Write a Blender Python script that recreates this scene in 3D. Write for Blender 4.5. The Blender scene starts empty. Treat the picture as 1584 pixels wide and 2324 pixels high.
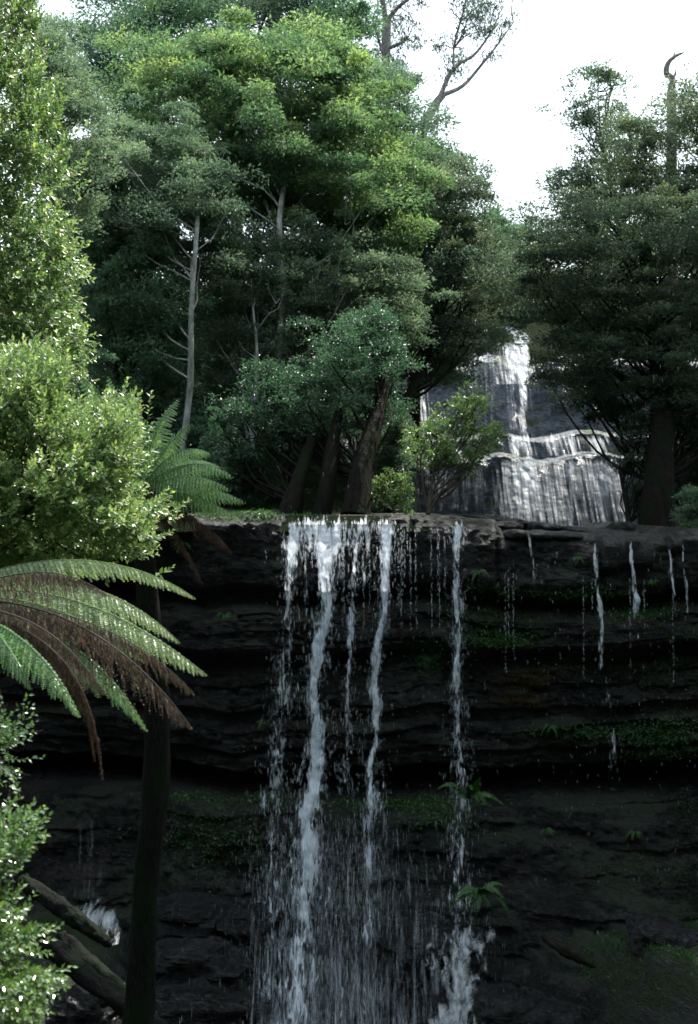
import bpy, math, random
import numpy as np
from mathutils import Vector

# ------------------------------------------------------------------ camera, sky, sun, exposure
random.seed(7)
RNG = np.random.default_rng(11)
scene = bpy.context.scene
COL = scene.collection
W, H = 1584.0, 2324.0
K = 0.72 / H                      # metres per picture unit per metre of distance (50 mm lens, 36 mm high)
CZ = 12.0

cam = bpy.data.cameras.new('camera')
cam.sensor_fit = 'VERTICAL'; cam.sensor_height = 36; cam.sensor_width = 24; cam.lens = 50
cam.clip_start = 0.1; cam.clip_end = 2000
cam.dof.use_dof = True; cam.dof.focus_distance = 14.0; cam.dof.aperture_fstop = 4.0
cam_o = bpy.data.objects.new('camera', cam); COL.objects.link(cam_o)
cam_o.location = (0, 0, CZ); cam_o.rotation_euler = (math.radians(90), 0, 0)
scene.camera = cam_o

SUN_EL, SUN_AZ = math.radians(57), math.radians(36)      # azimuth from +Y towards +X
sd = Vector((math.sin(SUN_AZ)*math.cos(SUN_EL), math.cos(SUN_AZ)*math.cos(SUN_EL), math.sin(SUN_EL)))
world = bpy.data.worlds.new('World'); scene.world = world; world.use_nodes = True
nt = world.node_tree; bg = nt.nodes['Background']
sky = nt.nodes.new('ShaderNodeTexSky'); sky.sky_type = 'NISHITA'; sky.sun_disc = False
sky.sun_elevation = SUN_EL; sky.sun_rotation = SUN_AZ
sky.air_density = 1.0; sky.dust_density = 4.0; sky.ozone_density = 1.0
mix = nt.nodes.new('ShaderNodeMixRGB'); mix.inputs[0].default_value = 0.55
mix.inputs[2].default_value = (7.4, 8.5, 8.9, 1)           # thin bright cloud over the whole sky
nt.links.new(sky.outputs[0], mix.inputs[1]); nt.links.new(mix.outputs[0], bg.inputs[0])
bg.inputs[1].default_value = .15
sun = bpy.data.lights.new('sun', 'SUN'); sun.energy = 4.9; sun.angle = math.radians(0.5); sun.color = (1, .95, .86)
sun_o = bpy.data.objects.new('sun', sun); COL.objects.link(sun_o)
sun_o.rotation_euler = sd.to_track_quat('Z', 'Y').to_euler()
vs = scene.view_settings
vs.view_transform = 'Standard'; vs.look = 'None'; vs.exposure = 1.2; vs.gamma = 1; vs.use_curve_mapping = False
scene.cycles.max_bounces = 6; scene.cycles.transparent_max_bounces = 24
scene.cycles.diffuse_bounces = 3; scene.cycles.transmission_bounces = 4; scene.cycles.glossy_bounces = 2

# ------------------------------------------------------------------ helpers
def P(px, py, Y):
    return np.array([(px - W/2)*K*Y, Y, CZ + (H/2 - py)*K*Y])

def hash3(i, j, k, s=0):
    n = (i*374761393 + j*668265263 + k*2147483647 + s*1274126177).astype(np.int64) & 0xffffffff
    n = ((n ^ (n >> 13)) * 1274126177) & 0xffffffff
    n = ((n ^ (n >> 16)) * 2246822519) & 0xffffffff
    return ((n ^ (n >> 15)) & 0xffffff) / float(0xffffff)
def vnoise(x, y=0.0, z=0.0, s=0):
    x, y, z = np.broadcast_arrays(np.asarray(x, float), np.asarray(y, float), np.asarray(z, float))
    i, j, k = [np.floor(a).astype(np.int64) for a in (x, y, z)]
    f = [a - np.floor(a) for a in (x, y, z)]; f = [a*a*(3-2*a) for a in f]
    r = 0
    for a in (0, 1):
        for b in (0, 1):
            for c in (0, 1):
                w = (f[0] if a else 1-f[0])*(f[1] if b else 1-f[1])*(f[2] if c else 1-f[2])
                r = r + w*hash3(i+a, j+b, k+c, s)
    return r*2-1
def fbm(x, y=0.0, z=0.0, o=4, s=0):
    r = 0; a = 1.0
    for n in range(o):
        r = r + a*vnoise(np.asarray(x)*2**n, np.asarray(y)*2**n, np.asarray(z)*2**n, s+n*17); a *= .5
    return r
def sstep(a, b, x):
    t = np.clip((np.asarray(x, float)-a)/(b-a), 0, 1); return t*t*(3-2*t)
def norm(v):
    return v/np.maximum(np.linalg.norm(v, axis=-1, keepdims=True), 1e-9)

def tag(o, label=None, cat=None, group=None, kind=None):
    if label: o['label'] = label
    if cat: o['category'] = cat
    if group: o['group'] = group
    if kind: o['kind'] = kind
    return o
def empty(name, loc, label, cat, group=None):
    o = bpy.data.objects.new(name, None); COL.objects.link(o); o.location = [float(c) for c in loc]
    o.empty_display_size = .2
    return tag(o, label, cat, group)

class MB:
    """collects vertices and faces (arrays of equal-sided faces) for one mesh"""
    def __init__(s): s.v = []; s.f = []; s.t = []; s.n = 0
    def add(s, V, F, tint=0.5):
        V = np.asarray(V, float).reshape(-1, 3); F = np.asarray(F, np.int64)
        s.v.append(V); s.f.append(F + s.n)
        s.t.append(np.broadcast_to(np.asarray(tint, float), (len(V),)).copy()); s.n += len(V)
    def build(s, name, mat, parent=None, smooth=True, uv=None):
        me = bpy.data.meshes.new(name)
        V = np.concatenate(s.v)
        if parent is not None: V = V - np.array(parent.location)
        me.vertices.add(len(V)); me.vertices.foreach_set('co', V.astype(np.float32).ravel())
        li = np.concatenate([f.ravel() for f in s.f]); tot = np.concatenate([np.full(len(f), f.shape[1]) for f in s.f])
        st = np.concatenate([[0], np.cumsum(tot)[:-1]])
        me.loops.add(len(li)); me.loops.foreach_set('vertex_index', li.astype(np.int32))
        me.polygons.add(len(tot)); me.polygons.foreach_set('loop_start', st.astype(np.int32))
        me.polygons.foreach_set('loop_total', tot.astype(np.int32))
        me.polygons.foreach_set('use_smooth', np.full(len(tot), smooth))
        a = me.attributes.new('tint', 'FLOAT', 'POINT'); a.data.foreach_set('value', np.concatenate(s.t).astype(np.float32))
        if uv is not None:
            u = me.uv_layers.new(name='UVMap'); u.data.foreach_set('uv', np.asarray(uv)[li].astype(np.float32).ravel())
        me.materials.append(mat); me.update(calc_edges=True)
        o = bpy.data.objects.new(name, me); COL.objects.link(o)
        if parent is not None: o.parent = parent
        return o

def grid_faces(nu, nv, wrap=False):
    i = np.arange(nu-1)[:, None]; j = np.arange(nv if wrap else nv-1)[None, :]; j2 = (j+1) % nv
    return np.stack([i*nv+j, i*nv+j2, (i+1)*nv+j2, (i+1)*nv+j], -1).reshape(-1, 4)

def tube(mb, pts, rad, sides=8, rough=0.0, tint=.5, seed=0, sub=4):
    pts = np.asarray(pts, float); n = len(pts)
    if n > 2 and sub > 1:                                   # smooth (catmull-rom) the path
        t = np.linspace(0, n-1, (n-1)*sub+1); i = np.clip(t.astype(int), 0, n-2); f = (t-i)[:, None]
        p0 = pts[np.maximum(i-1, 0)]; p1 = pts[i]; p2 = pts[i+1]; p3 = pts[np.minimum(i+2, n-1)]
        Q = .5*((2*p1)+(-p0+p2)*f+(2*p0-5*p1+4*p2-p3)*f**2+(-p0+3*p1-3*p2+p3)*f**3)
        rad = np.interp(t, np.arange(n), rad); pts = Q
    rad = np.asarray(rad, float)
    T = norm(np.gradient(pts, axis=0))
    up = np.array([0.31, 0.95, 0.05]); A = norm(np.cross(T, up)); B = np.cross(T, A)
    th = np.linspace(0, 2*math.pi, sides, endpoint=False)
    r = rad[:, None]*np.ones(sides)
    if rough: r = r*(1+rough*fbm(np.cos(th)[None]*2+seed, np.sin(th)[None]*2, np.arange(len(pts))[:, None]*.35, 3, seed))
    V = pts[:, None] + r[..., None]*(np.cos(th)[None, :, None]*A[:, None] + np.sin(th)[None, :, None]*B[:, None])
    mb.add(V, grid_faces(len(pts), sides, True), tint)

def leaves(mb, O, D, N, L, Wd, tint, fold=.22):
    """folded diamond leaves: origin, direction, normal, length, width"""
    D = norm(D); S = norm(np.cross(D, N)); N = np.cross(S, D)
    L = np.broadcast_to(np.asarray(L, float), (len(O),))[:, None]; Wd = np.broadcast_to(np.asarray(Wd, float), (len(O),))[:, None]
    m = O + D*L*.45 + N*Wd*fold
    V = np.stack([O, m + S*Wd*.5, O + D*L - N*L*.08, m - S*Wd*.5], 1)
    b = np.arange(len(O))[:, None]*4
    F = np.concatenate([b+np.array([[0, 2, 1]]), b+np.array([[0, 3, 2]])])
    mb.add(V, F, np.repeat(np.broadcast_to(tint, (len(O),)), 4))

# ------------------------------------------------------------------ materials
def new_mat(name):
    m = bpy.data.materials.new(name); m.use_nodes = True; t = m.node_tree
    return m, t, t.nodes, t.links, t.nodes['Principled BSDF']
def ramp(n, stops):
    r = n.new('ShaderNodeValToRGB'); e = r.color_ramp.elements
    while len(e) < len(stops): e.new(.5)
    for i, (p, c) in enumerate(stops): e[i].position = p; e[i].color = (*c, 1)
    return r
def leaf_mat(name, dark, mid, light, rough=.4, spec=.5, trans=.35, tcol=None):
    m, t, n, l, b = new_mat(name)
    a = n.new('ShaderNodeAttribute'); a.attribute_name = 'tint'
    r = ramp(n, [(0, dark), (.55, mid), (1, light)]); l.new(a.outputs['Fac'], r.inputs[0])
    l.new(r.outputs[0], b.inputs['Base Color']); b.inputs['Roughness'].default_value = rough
    b.inputs['Specular IOR Level'].default_value = spec
    tr = n.new('ShaderNodeBsdfTranslucent'); mx = n.new('ShaderNodeMixShader'); mx.inputs[0].default_value = trans
    mc = n.new('ShaderNodeMixRGB'); mc.blend_type = 'MULTIPLY'; mc.inputs[0].default_value = 1
    mc.inputs[2].default_value = (*(tcol or (1.5, 1.7, .6)), 1); l.new(r.outputs[0], mc.inputs[1]); l.new(mc.outputs[0], tr.inputs[0])
    l.new(b.outputs[0], mx.inputs[1]); l.new(tr.outputs[0], mx.inputs[2])
    l.new(mx.outputs[0], n['Material Output'].inputs[0])
    return m
def bark_mat(name, c1, c2, scale=9, stretch=.25, moss=None):
    m, t, n, l, b = new_mat(name)
    tc = n.new('ShaderNodeTexCoord'); mp = n.new('ShaderNodeMapping'); mp.inputs['Scale'].default_value = (1, 1, stretch)
    nz = n.new('ShaderNodeTexNoise'); nz.inputs['Scale'].default_value = scale; nz.inputs['Detail'].default_value = 8; nz.inputs['Roughness'].default_value = .65
    l.new(tc.outputs['Object'], mp.inputs[0]); l.new(mp.outputs[0], nz.inputs[0])
    r = ramp(n, [(.35, c1), (.65, c2)]); l.new(nz.outputs[0], r.inputs[0])
    out = r.outputs[0]
    if moss:
        n2 = n.new('ShaderNodeTexNoise'); n2.inputs['Scale'].default_value = 2.3; n2.inputs['Detail'].default_value = 6
        l.new(tc.outputs['Object'], n2.inputs[0]); r2 = ramp(n, [(.45, (0, 0, 0)), (.6, (1, 1, 1))]); l.new(n2.outputs[0], r2.inputs[0])
        mm = n.new('ShaderNodeMixRGB'); l.new(r2.outputs[0], mm.inputs[0]); l.new(out, mm.inputs[1]); mm.inputs[2].default_value = (*moss, 1); out = mm.outputs[0]
    l.new(out, b.inputs['Base Color']); b.inputs['Roughness'].default_value = .85; b.inputs['Specular IOR Level'].default_value = .12
    bp = n.new('ShaderNodeBump'); bp.inputs['Strength'].default_value = 1; bp.inputs['Distance'].default_value = .06
    l.new(nz.outputs[0], bp.inputs['Height']); l.new(bp.outputs[0], b.inputs['Normal'])
    return m
def rock_mat(name, cols, wet=(.12, .55), sc=1.0, moss=None, mossamt=(.52, .62), spec=.5):
    m, t, n, l, b = new_mat(name)
    tc = n.new('ShaderNodeTexCoord')
    def noise(scale, vec=(1, 1, 1), det=8, ro=.6):
        mp = n.new('ShaderNodeMapping'); mp.inputs['Scale'].default_value = vec
        q = n.new('ShaderNodeTexNoise'); q.inputs['Scale'].default_value = scale; q.inputs['Detail'].default_value = det; q.inputs['Roughness'].default_value = ro
        l.new(tc.outputs['Object'], mp.inputs[0]); l.new(mp.outputs[0], q.inputs[0]); return q
    a = noise(1.1*sc, (.6, .6, 2.6)); r = ramp(n, cols); l.new(a.outputs[0], r.inputs[0]); out = r.outputs[0]
    if moss:
        q = noise(.9*sc, (.7, .7, 1.5), 9, .7); g = n.new('ShaderNodeNewGeometry'); sp = n.new('ShaderNodeSeparateXYZ'); l.new(g.outputs['Normal'], sp.inputs[0])
        ad = n.new('ShaderNodeMath'); ad.operation = 'MULTIPLY_ADD'; ad.inputs[1].default_value = .16; l.new(sp.outputs[2], ad.inputs[0]); l.new(q.outputs[0], ad.inputs[2])
        r2 = ramp(n, [(mossamt[0], (0, 0, 0)), (mossamt[1], (1, 1, 1))]); l.new(ad.outputs[0], r2.inputs[0])
        q3 = noise(14*sc); r3 = ramp(n, [(.3, tuple(c*.5 for c in moss)), (.75, tuple(c*1.5 for c in moss))]); l.new(q3.outputs[0], r3.inputs[0])
        mm = n.new('ShaderNodeMixRGB'); l.new(r2.outputs[0], mm.inputs[0]); l.new(out, mm.inputs[1]); l.new(r3.outputs[0], mm.inputs[2]); out = mm.outputs[0]
        mr = n.new('ShaderNodeMath'); mr.operation = 'MULTIPLY'; mr.inputs[1].default_value = .6; l.new(r2.outputs[0], mr.inputs[0])
    l.new(out, b.inputs['Base Color'])
    w = noise(2.3*sc, (1, 1, 1.6)); rr = n.new('ShaderNodeMapRange'); rr.inputs['From Min'].default_value = .35; rr.inputs['From Max'].default_value = .65
    rr.inputs['To Min'].default_value = wet[0]; rr.inputs['To Max'].default_value = wet[1]; l.new(w.outputs[0], rr.inputs[0])
    if moss:
        s_ = n.new('ShaderNodeMath'); s_.operation = 'ADD'; s_.use_clamp = True; l.new(rr.outputs[0], s_.inputs[0]); l.new(mr.outputs[0], s_.inputs[1]); l.new(s_.outputs[0], b.inputs['Roughness'])
    else: l.new(rr.outputs[0], b.inputs['Roughness'])
    b.inputs['Specular IOR Level'].default_value = spec
    f = noise(5*sc, (1, 1, 2.2), 12, .75); vo = n.new('ShaderNodeTexVoronoi'); vo.inputs['Scale'].default_value = 7*sc; vo.feature = 'DISTANCE_TO_EDGE'
    mv = n.new('ShaderNodeMapping'); mv.inputs['Scale'].default_value = (.8, .8, 2.4); l.new(tc.outputs['Object'], mv.inputs[0])
    wm = n.new('ShaderNodeMixRGB'); wm.inputs[0].default_value = .12; l.new(mv.outputs[0], wm.inputs[1]); l.new(f.outputs[1], wm.inputs[2]); l.new(wm.outputs[0], vo.inputs[0])
    hh = n.new('ShaderNodeMath'); hh.operation = 'MULTIPLY_ADD'; hh.inputs[1].default_value = .35; l.new(vo.outputs[0], hh.inputs[0]); l.new(f.outputs[0], hh.inputs[2])
    bp = n.new('ShaderNodeBump'); bp.inputs['Strength'].default_value = 1; bp.inputs['Distance'].default_value = .22
    l.new(hh.outputs[0], bp.inputs['Height'])
    l.new(bp.outputs[0], b.inputs['Normal'])
    return m

def water_mat(name, fall_scale=(26, 3.2), cut=(.42, .62), col=(.82, .88, .95), edge=True, dens=1.0):
    """aerated falling water: white froth with clear gaps, laid out along the fall by its own UVs (u across, v metres down)"""
    m, t, n, l, b = new_mat(name)
    uv = n.new('ShaderNodeUVMap'); uv.uv_map = 'UVMap'
    def noise(sx, sy, det, ro, off=0):
        mp = n.new('ShaderNodeMapping'); mp.inputs['Scale'].default_value = (sx, sy, 1); mp.inputs['Location'].default_value = (off, off*.7, 0)
        q = n.new('ShaderNodeTexNoise'); q.noise_dimensions = '2D'; q.inputs['Scale'].default_value = 1; q.inputs['Detail'].default_value = det; q.inputs['Roughness'].default_value = ro
        q.inputs['Distortion'].default_value = .35
        l.new(uv.outputs[0], mp.inputs[0]); l.new(mp.outputs[0], q.inputs[0]); return q
    a = noise(fall_scale[0], fall_scale[1], 6, .65); c = noise(fall_scale[0]*.28, fall_scale[1]*.35, 3, .5, 5.3)
    s1 = n.new('ShaderNodeMath'); s1.operation = 'MULTIPLY'; s1.inputs[1].default_value = .6; l.new(a.outputs[0], s1.inputs[0])
    s2 = n.new('ShaderNodeMath'); s2.operation = 'MULTIPLY_ADD'; s2.inputs[1].default_value = .4; l.new(c.outputs[0], s2.inputs[0]); l.new(s1.outputs[0], s2.inputs[2])
    at = n.new('ShaderNodeAttribute'); at.attribute_name = 'tint'       # how much water runs here (0 = none at the margins)
    s3 = n.new('ShaderNodeMath'); s3.operation = 'MULTIPLY_ADD'; s3.inputs[1].default_value = 1.0; l.new(at.outputs['Fac'], s3.inputs[0]); 
    s4 = n.new('ShaderNodeMath'); s4.operation = 'MULTIPLY_ADD'; s4.inputs[1].default_value = 3.4; s4.inputs[2].default_value = -1.7; l.new(s2.outputs[0], s4.inputs[0]); l.new(s4.outputs[0], s3.inputs[2])
    mr = n.new('ShaderNodeMapRange'); mr.inputs['From Min'].default_value = cut[0]; mr.inputs['From Max'].default_value = cut[1]; mr.inputs['To Max'].default_value = dens
    l.new(s3.outputs[0], mr.inputs[0])
    b.inputs['Base Color'].default_value = (*col, 1); b.inputs['Roughness'].default_value = .35
    tl = n.new('ShaderNodeBsdfTranslucent'); tl.inputs[0].default_value = (*col, 1)
    m1 = n.new('ShaderNodeMixShader'); m1.inputs[0].default_value = .45; l.new(b.outputs[0], m1.inputs[1]); l.new(tl.outputs[0], m1.inputs[2])
    tp = n.new('ShaderNodeBsdfTransparent'); m2 = n.new('ShaderNodeMixShader'); l.new(mr.outputs[0], m2.inputs[0]); l.new(tp.outputs[0], m2.inputs[1]); l.new(m1.outputs[0], m2.inputs[2])
    l.new(m2.outputs[0], n['Material Output'].inputs[0])
    bp = n.new('ShaderNodeBump'); bp.inputs['Strength'].default_value = .6; bp.inputs['Distance'].default_value = .03; l.new(a.outputs[0], bp.inputs['Height']); l.new(bp.outputs[0], b.inputs['Normal'])
    return m

M = {}
M['leaf_bright'] = leaf_mat('bright glossy leaves', (.042, .100, .034), (.145, .245, .088), (.40, .47, .19), .36, .9, .41, (1.12, 1.22, .78))
M['leaf_gloss'] = leaf_mat('deep glossy leaves', (.035, .085, .035), (.085, .165, .065), (.21, .30, .13), .25, 1.0, .3)
M['leaf_main'] = leaf_mat('blackwood leaves', (.052, .105, .064), (.135, .210, .118), (.33, .39, .15), .55, .35, .45, (1.15, 1.35, .85))
M['leaf_grey'] = leaf_mat('grey green leaves', (.058, .105, .072), (.135, .195, .135), (.25, .31, .19), .55, .35, .42, (1.1, 1.25, .95))
M['leaf_dark'] = leaf_mat('dark myrtle leaves', (.036, .064, .048), (.080, .122, .088), (.17, .195, .115), .5, .4, .45, (1.2, 1.3, .95))
M['leaf_under'] = leaf_mat('shaded understorey leaves', (.034, .078, .050), (.080, .155, .098), (.19, .26, .145), .40, .6, .42, (1.1, 1.3, .9))
M['leaf_gum'] = leaf_mat('hazy gum leaves', (.035, .060, .050), (.065, .095, .075), (.11, .14, .10), .6, .3, .4, (1.2, 1.3, 1))
M['fern'] = leaf_mat('fern green', (.030, .078, .030), (.085, .17, .065), (.19, .29, .12), .38, .8, .38, (1.3, 1.4, .7))
M['fern_mid'] = leaf_mat('spreading fern green', (.06, .135, .06), (.16, .29, .12), (.36, .50, .25), .33, .9, .4, (1.2, 1.3, .8))
M['fern_pale'] = leaf_mat('sunlit pale fern', (.065, .12, .05), (.21, .29, .14), (.42, .50, .29), .36, .8, .35, (1.2, 1.3, .8))
M['fern_shade'] = leaf_mat('small shade fern', (.014, .050, .016), (.040, .115, .030), (.09, .19, .045), .45, .5, .3)
M['dead'] = leaf_mat('dead fern brown', (.040, .031, .024), (.125, .098, .078), (.38, .31, .25), .6, .4, .3, (1.1, 1.0, .85))
M['dead_red'] = leaf_mat('dead fern russet', (.030, .019, .013), (.075, .048, .033), (.18, .12, .085), .7, .3, .3, (1.15, 1.0, .85))
M['moss'] = leaf_mat('moss', (.010, .024, .006), (.022, .048, .010), (.060, .090, .016), .7, .3, .3)
M['moss_gold'] = leaf_mat('ochre moss', (.05, .035, .006), (.10, .065, .008), (.16, .11, .02), .7, .3, .3)
M['bark_pale'] = bark_mat('pale bark', (.16, .17, .16), (.46, .47, .45), 7, .4)
M['bark_gum'] = bark_mat('gum bark', (.16, .14, .14), (.32, .29, .28), 5, .3)
M['bark_dark'] = bark_mat('dark wet bark', (.005, .0045, .004), (.020, .017, .014), 8, .2, (.008, .015, .006))
M['bark_fern'] = bark_mat('fibrous fern trunk', (.002, .002, .002), (.016, .016, .015), 40, .25, (.006, .014, .005))
M['bark_log'] = bark_mat('wet log', (.002, .002, .002), (.010, .010, .010), 14, .5, (.005, .011, .004))
M['twig'] = bark_mat('twig bark', (.05, .04, .03), (.12, .10, .08), 20, .5)
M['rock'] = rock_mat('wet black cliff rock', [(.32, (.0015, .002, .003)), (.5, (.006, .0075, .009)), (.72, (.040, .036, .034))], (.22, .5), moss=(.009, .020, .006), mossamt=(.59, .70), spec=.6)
M['rock_top'] = rock_mat('ledge rock', [(.30, (.006, .007, .008)), (.5, (.020, .022, .025)), (.75, (.050, .051, .054))], (.35, .65), 1.4, spec=.35)
M['rock_wet'] = rock_mat('soaked boulders', [(.30, (.003, .004, .005)), (.5, (.010, .012, .014)), (.75, (.03, .034, .04))], (.08, .35), 1.6, spec=.8)
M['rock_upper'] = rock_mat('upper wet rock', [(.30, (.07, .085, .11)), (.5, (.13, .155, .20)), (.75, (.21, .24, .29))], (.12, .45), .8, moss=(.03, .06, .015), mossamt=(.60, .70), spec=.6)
M['soil'] = rock_mat('forest floor', [(.3, (.004, .005, .003)), (.55, (.009, .010, .006)), (.8, (.018, .016, .011))], (.5, .8), 1.0, moss=(.008, .016, .005), mossamt=(.45, .6), spec=.05)
M['floor'] = rock_mat('gorge floor', [(.3, (.007, .008, .009)), (.5, (.020, .021, .023)), (.8, (.06, .055, .048))], (.25, .7), 1.0, moss=(.016, .034, .008), mossamt=(.50, .62))
M['fall'] = water_mat('falling white water', (17, 4.2), (.42, .92), dens=.97, col=(.80, .87, .97))
M['fall_thin'] = water_mat('thin falling water', (15, 3.0), (.45, .95), dens=.85)
M['veil'] = water_mat('veil of water on rock', (12, .5), (.30, 1.30), col=(.72, .80, .90), dens=.72)
M['spray'] = water_mat('fine spray', (34, 1.5), (.25, 1.2), col=(.72, .80, .9), dens=.6)
M['foam'] = water_mat('foaming cascade', (8, 5.0), (.40, 1.25), col=(.76, .84, .92), dens=.85)
def drop_mat():
    m, t, n, l, b = new_mat('water drops'); b.inputs['Base Color'].default_value = (.75, .82, .9, 1); b.inputs['Roughness'].default_value = .15
    tl = n.new('ShaderNodeBsdfTranslucent'); tl.inputs[0].default_value = (.8, .86, .92, 1); m1 = n.new('ShaderNodeMixShader'); m1.inputs[0].default_value = .5
    l.new(b.outputs[0], m1.inputs[1]); l.new(tl.outputs[0], m1.inputs[2])
    tp = n.new('ShaderNodeBsdfTransparent'); m2 = n.new('ShaderNodeMixShader'); m2.inputs[0].default_value = .5
    l.new(tp.outputs[0], m2.inputs[1]); l.new(m1.outputs[0], m2.inputs[2]); l.new(m2.outputs[0], n['Material Output'].inputs[0]); return m
M['drop'] = drop_mat()
def pool_mat():
    m, t, n, l, b = new_mat('dark pool'); b.inputs['Base Color'].default_value = (.006, .010, .012, 1); b.inputs['Roughness'].default_value = .08
    q = n.new('ShaderNodeTexNoise'); q.inputs['Scale'].default_value = 3; q.inputs['Detail'].default_value = 5
    bp = n.new('ShaderNodeBump'); bp.inputs['Strength'].default_value = .5; bp.inputs['Distance'].default_value = .05; l.new(q.outputs[0], bp.inputs['Height']); l.new(bp.outputs[0], b.inputs['Normal']); return m
M['pool'] = pool_mat()

# ------------------------------------------------------------------ lower cliff (one wall with shelves, undercuts and a cave line)
D0 = 30.0
prof_y = [1120, 1162, 1174, 1190, 1215, 1290, 1318, 1332, 1362, 1372, 1392, 1455, 1470, 1500, 1512, 1560, 1590, 1598, 1618, 1632, 1680, 1688, 1700, 1722, 1736, 1775, 1792, 1806, 1830, 1960, 1990, 2080, 2100, 2200, 2324, 2480]
prof_p = [-2.5, 0.35, .80, 1.05, 1.15, 1.20, 1.05, .25, .20, .85, 1.25, 1.35, .70, .45, .80, .95, 1.0, .72, .70, 1.0, 1.05, .75, .95, .85, -1.0, -1.2, .9, 1.5, 1.75, 2.1, 2.4, 2.6, 3.3, 3.6, 4.6, 5.2]
top_x = [-600, 0, 500, 620, 640, 1000, 1060, 1120, 1135, 1340, 1352, 1490, 1510, 1600, 2200]
top_d = [4, 2, 0, -6, 4, 4, 10, 14, 40, 44, 40, 46, 30, 36, 30]     # how far the lip drops below its level at the left
def cliff_y(x, z):
    px = W/2 + x/(K*D0); py = H/2 - (z-CZ)/(K*D0)
    drop = np.interp(px, top_x, top_d)
    pyw = py - drop*(1 - sstep(1250, 1500, py)) - 22*fbm(x*.28, 3.1, 0, 3, 5)*sstep(1220, 1400, py)*(1-.5*sstep(1700, 1800, py)) \
        - 7*fbm(x*1.3, z*.6, 1.7, 3, 9)*sstep(1190, 1300, py)
    p = np.interp(pyw, prof_y, prof_p)
    layer = np.floor(pyw/19 + 1.6*fbm(x*.18, z*.4, 0, 2, 31))                    # thin bedding, each bed set in or out a little
    p = p + .16*(hash3(layer.astype(np.int64), np.floor(x*.45+layer*.37).astype(np.int64), 0*layer.astype(np.int64), 3)-.5)*sstep(1300, 1360, pyw)
    blk = vnoise(x*.75+7, z*.5, 0, 41)
    p = p + .30*blk*(1-sstep(1700, 1740, pyw)) + .22*fbm(x*.9, z*1.7, .3, 5, 23) + .07*fbm(x*6, z*9, 0, 3, 77)
    p = p - 1.5*sstep(560, 250, px)*(1-sstep(1900, 2200, py))                      # left end stands back in the dark
    # right foot: earth bank leaning out
    p = p + 1.8*sstep(1060, 1400, px)*sstep(1830, 2150, py)
    # vertical joints through the top slab
    for jx in (1118, 1345, 1505, 930):
        p = p - .30*np.exp(-((px-jx-4*vnoise(z*3, jx))/4.5)**2)*(1-sstep(1300, 1340, pyw))*sstep(1150, 1190, py)
    return D0 - p
xs = np.linspace(-15, 16, 620); zs = CZ + (H/2 - np.concatenate([np.linspace(1100, 1800, 460), np.linspace(1802, 2560, 220)]))*K*D0
X, Z = np.meshgrid(xs, zs); Yc = cliff_y(X, Z)
PXc = W/2 + X/(K*D0); PYc = H/2 - (Z-CZ)/(K*D0); lipc = 1165 + np.interp(PXc, top_x, top_d)       # everything behind the lip lies flat
over = np.clip(lipc-PYc, 0, None); Yc = Yc + over*.06; Z = np.where(over > 0, CZ+(H/2-lipc)*K*D0+over*.0006, Z)
b = MB(); b.add(np.stack([X, Yc, Z], -1), grid_faces(len(zs), len(xs)))
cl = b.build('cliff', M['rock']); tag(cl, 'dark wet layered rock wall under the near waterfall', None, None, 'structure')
CLIFF = (X, Yc, Z)

# ------------------------------------------------------------------ terrain above the cliff
def chan(x, y):                      # 1 inside the rocky stream valley
    return sstep(-1.0, 1.2, x)*(1-sstep(10.5, 13.5, x))
def up_z(x, y):
    x = np.asarray(x, float); y = np.asarray(y, float)
    lip = 11.93 - .42*sstep(2.6, 3.6, x)
    zc = lip - .35*sstep(31, 34, y) + 6.6*sstep(49.8, 51.2, y) + .36*np.maximum(y-51, 0)
    zl = lip + .30*np.maximum(-x-2, 0)*sstep(30.5, 36, y) + .26*np.maximum(y-34, 0)
    zr = lip + .35*np.maximum(x-9, 0)*sstep(30.5, 36, y) + .24*np.maximum(y-33, 0)
    side = np.where(x < 5, zl, zr)
    c = chan(x, y)
    z = zc*c + side*(1-c)
    cap = np.interp(y, [55, 75, 260], [21.5, 24.0, 30.0]); z = np.where(y > 55, np.minimum(z, cap), z)
    return z + .16*fbm(x*.5, y*.5, 0, 4, 51)*sstep(31.5, 36, y)
xs2 = np.concatenate([np.linspace(-220, -18, 30)[:-1], np.linspace(-18, 22, 170), np.linspace(22, 220, 30)[1:]])
ys2 = np.concatenate([np.linspace(28.95, 60, 150), np.linspace(60, 260, 50)[1:]])
X2, Y2 = np.meshgrid(xs2, ys2); Z2 = up_z(X2, Y2) - np.interp(Y2, [28.9, 29.6], [.35, .0])
b = MB(); b.add(np.stack([X2, Y2, Z2], -1), grid_faces(len(ys2), len(xs2)))
tag(b.build('hillside', M['soil']), 'dark forest floor rising behind the cliff', None, None, 'structure')

# gorge floor, near bank (one sheet from behind the camera to the foot of the cliff)
def floor_z(x, y):
    x = np.asarray(x, float); y = np.asarray(y, float)
    z = np.maximum(10.2 - .50*np.maximum(y, 0), .9)
    z = z + 2.9*sstep(-2.2, -5.0, x)*sstep(13, 20, y) + .45*np.maximum(-x-7, 0)
    xe = np.interp(y, [18, 23, 27, 30], [7.5, 5.4, 3.2, 2.0])
    z = z + (3.0+.12*(x-2))*sstep(-.6, 1.2, x-xe)*sstep(15, 21, y) + .45*np.maximum(x-9, 0)
    z = z + np.clip(-y-5, 0, 22)*1.0 + np.clip(np.abs(x-1)-14, 0, 22)*1.25  # unseen walls behind and beside the camera, added to block low sky light
    return z + .22*fbm(x*.8, y*.8, 0, 5, 61)
xs3 = np.concatenate([np.linspace(-220, -14, 26)[:-1], np.linspace(-14, 16, 260), np.linspace(16, 220, 26)[1:]])
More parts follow.
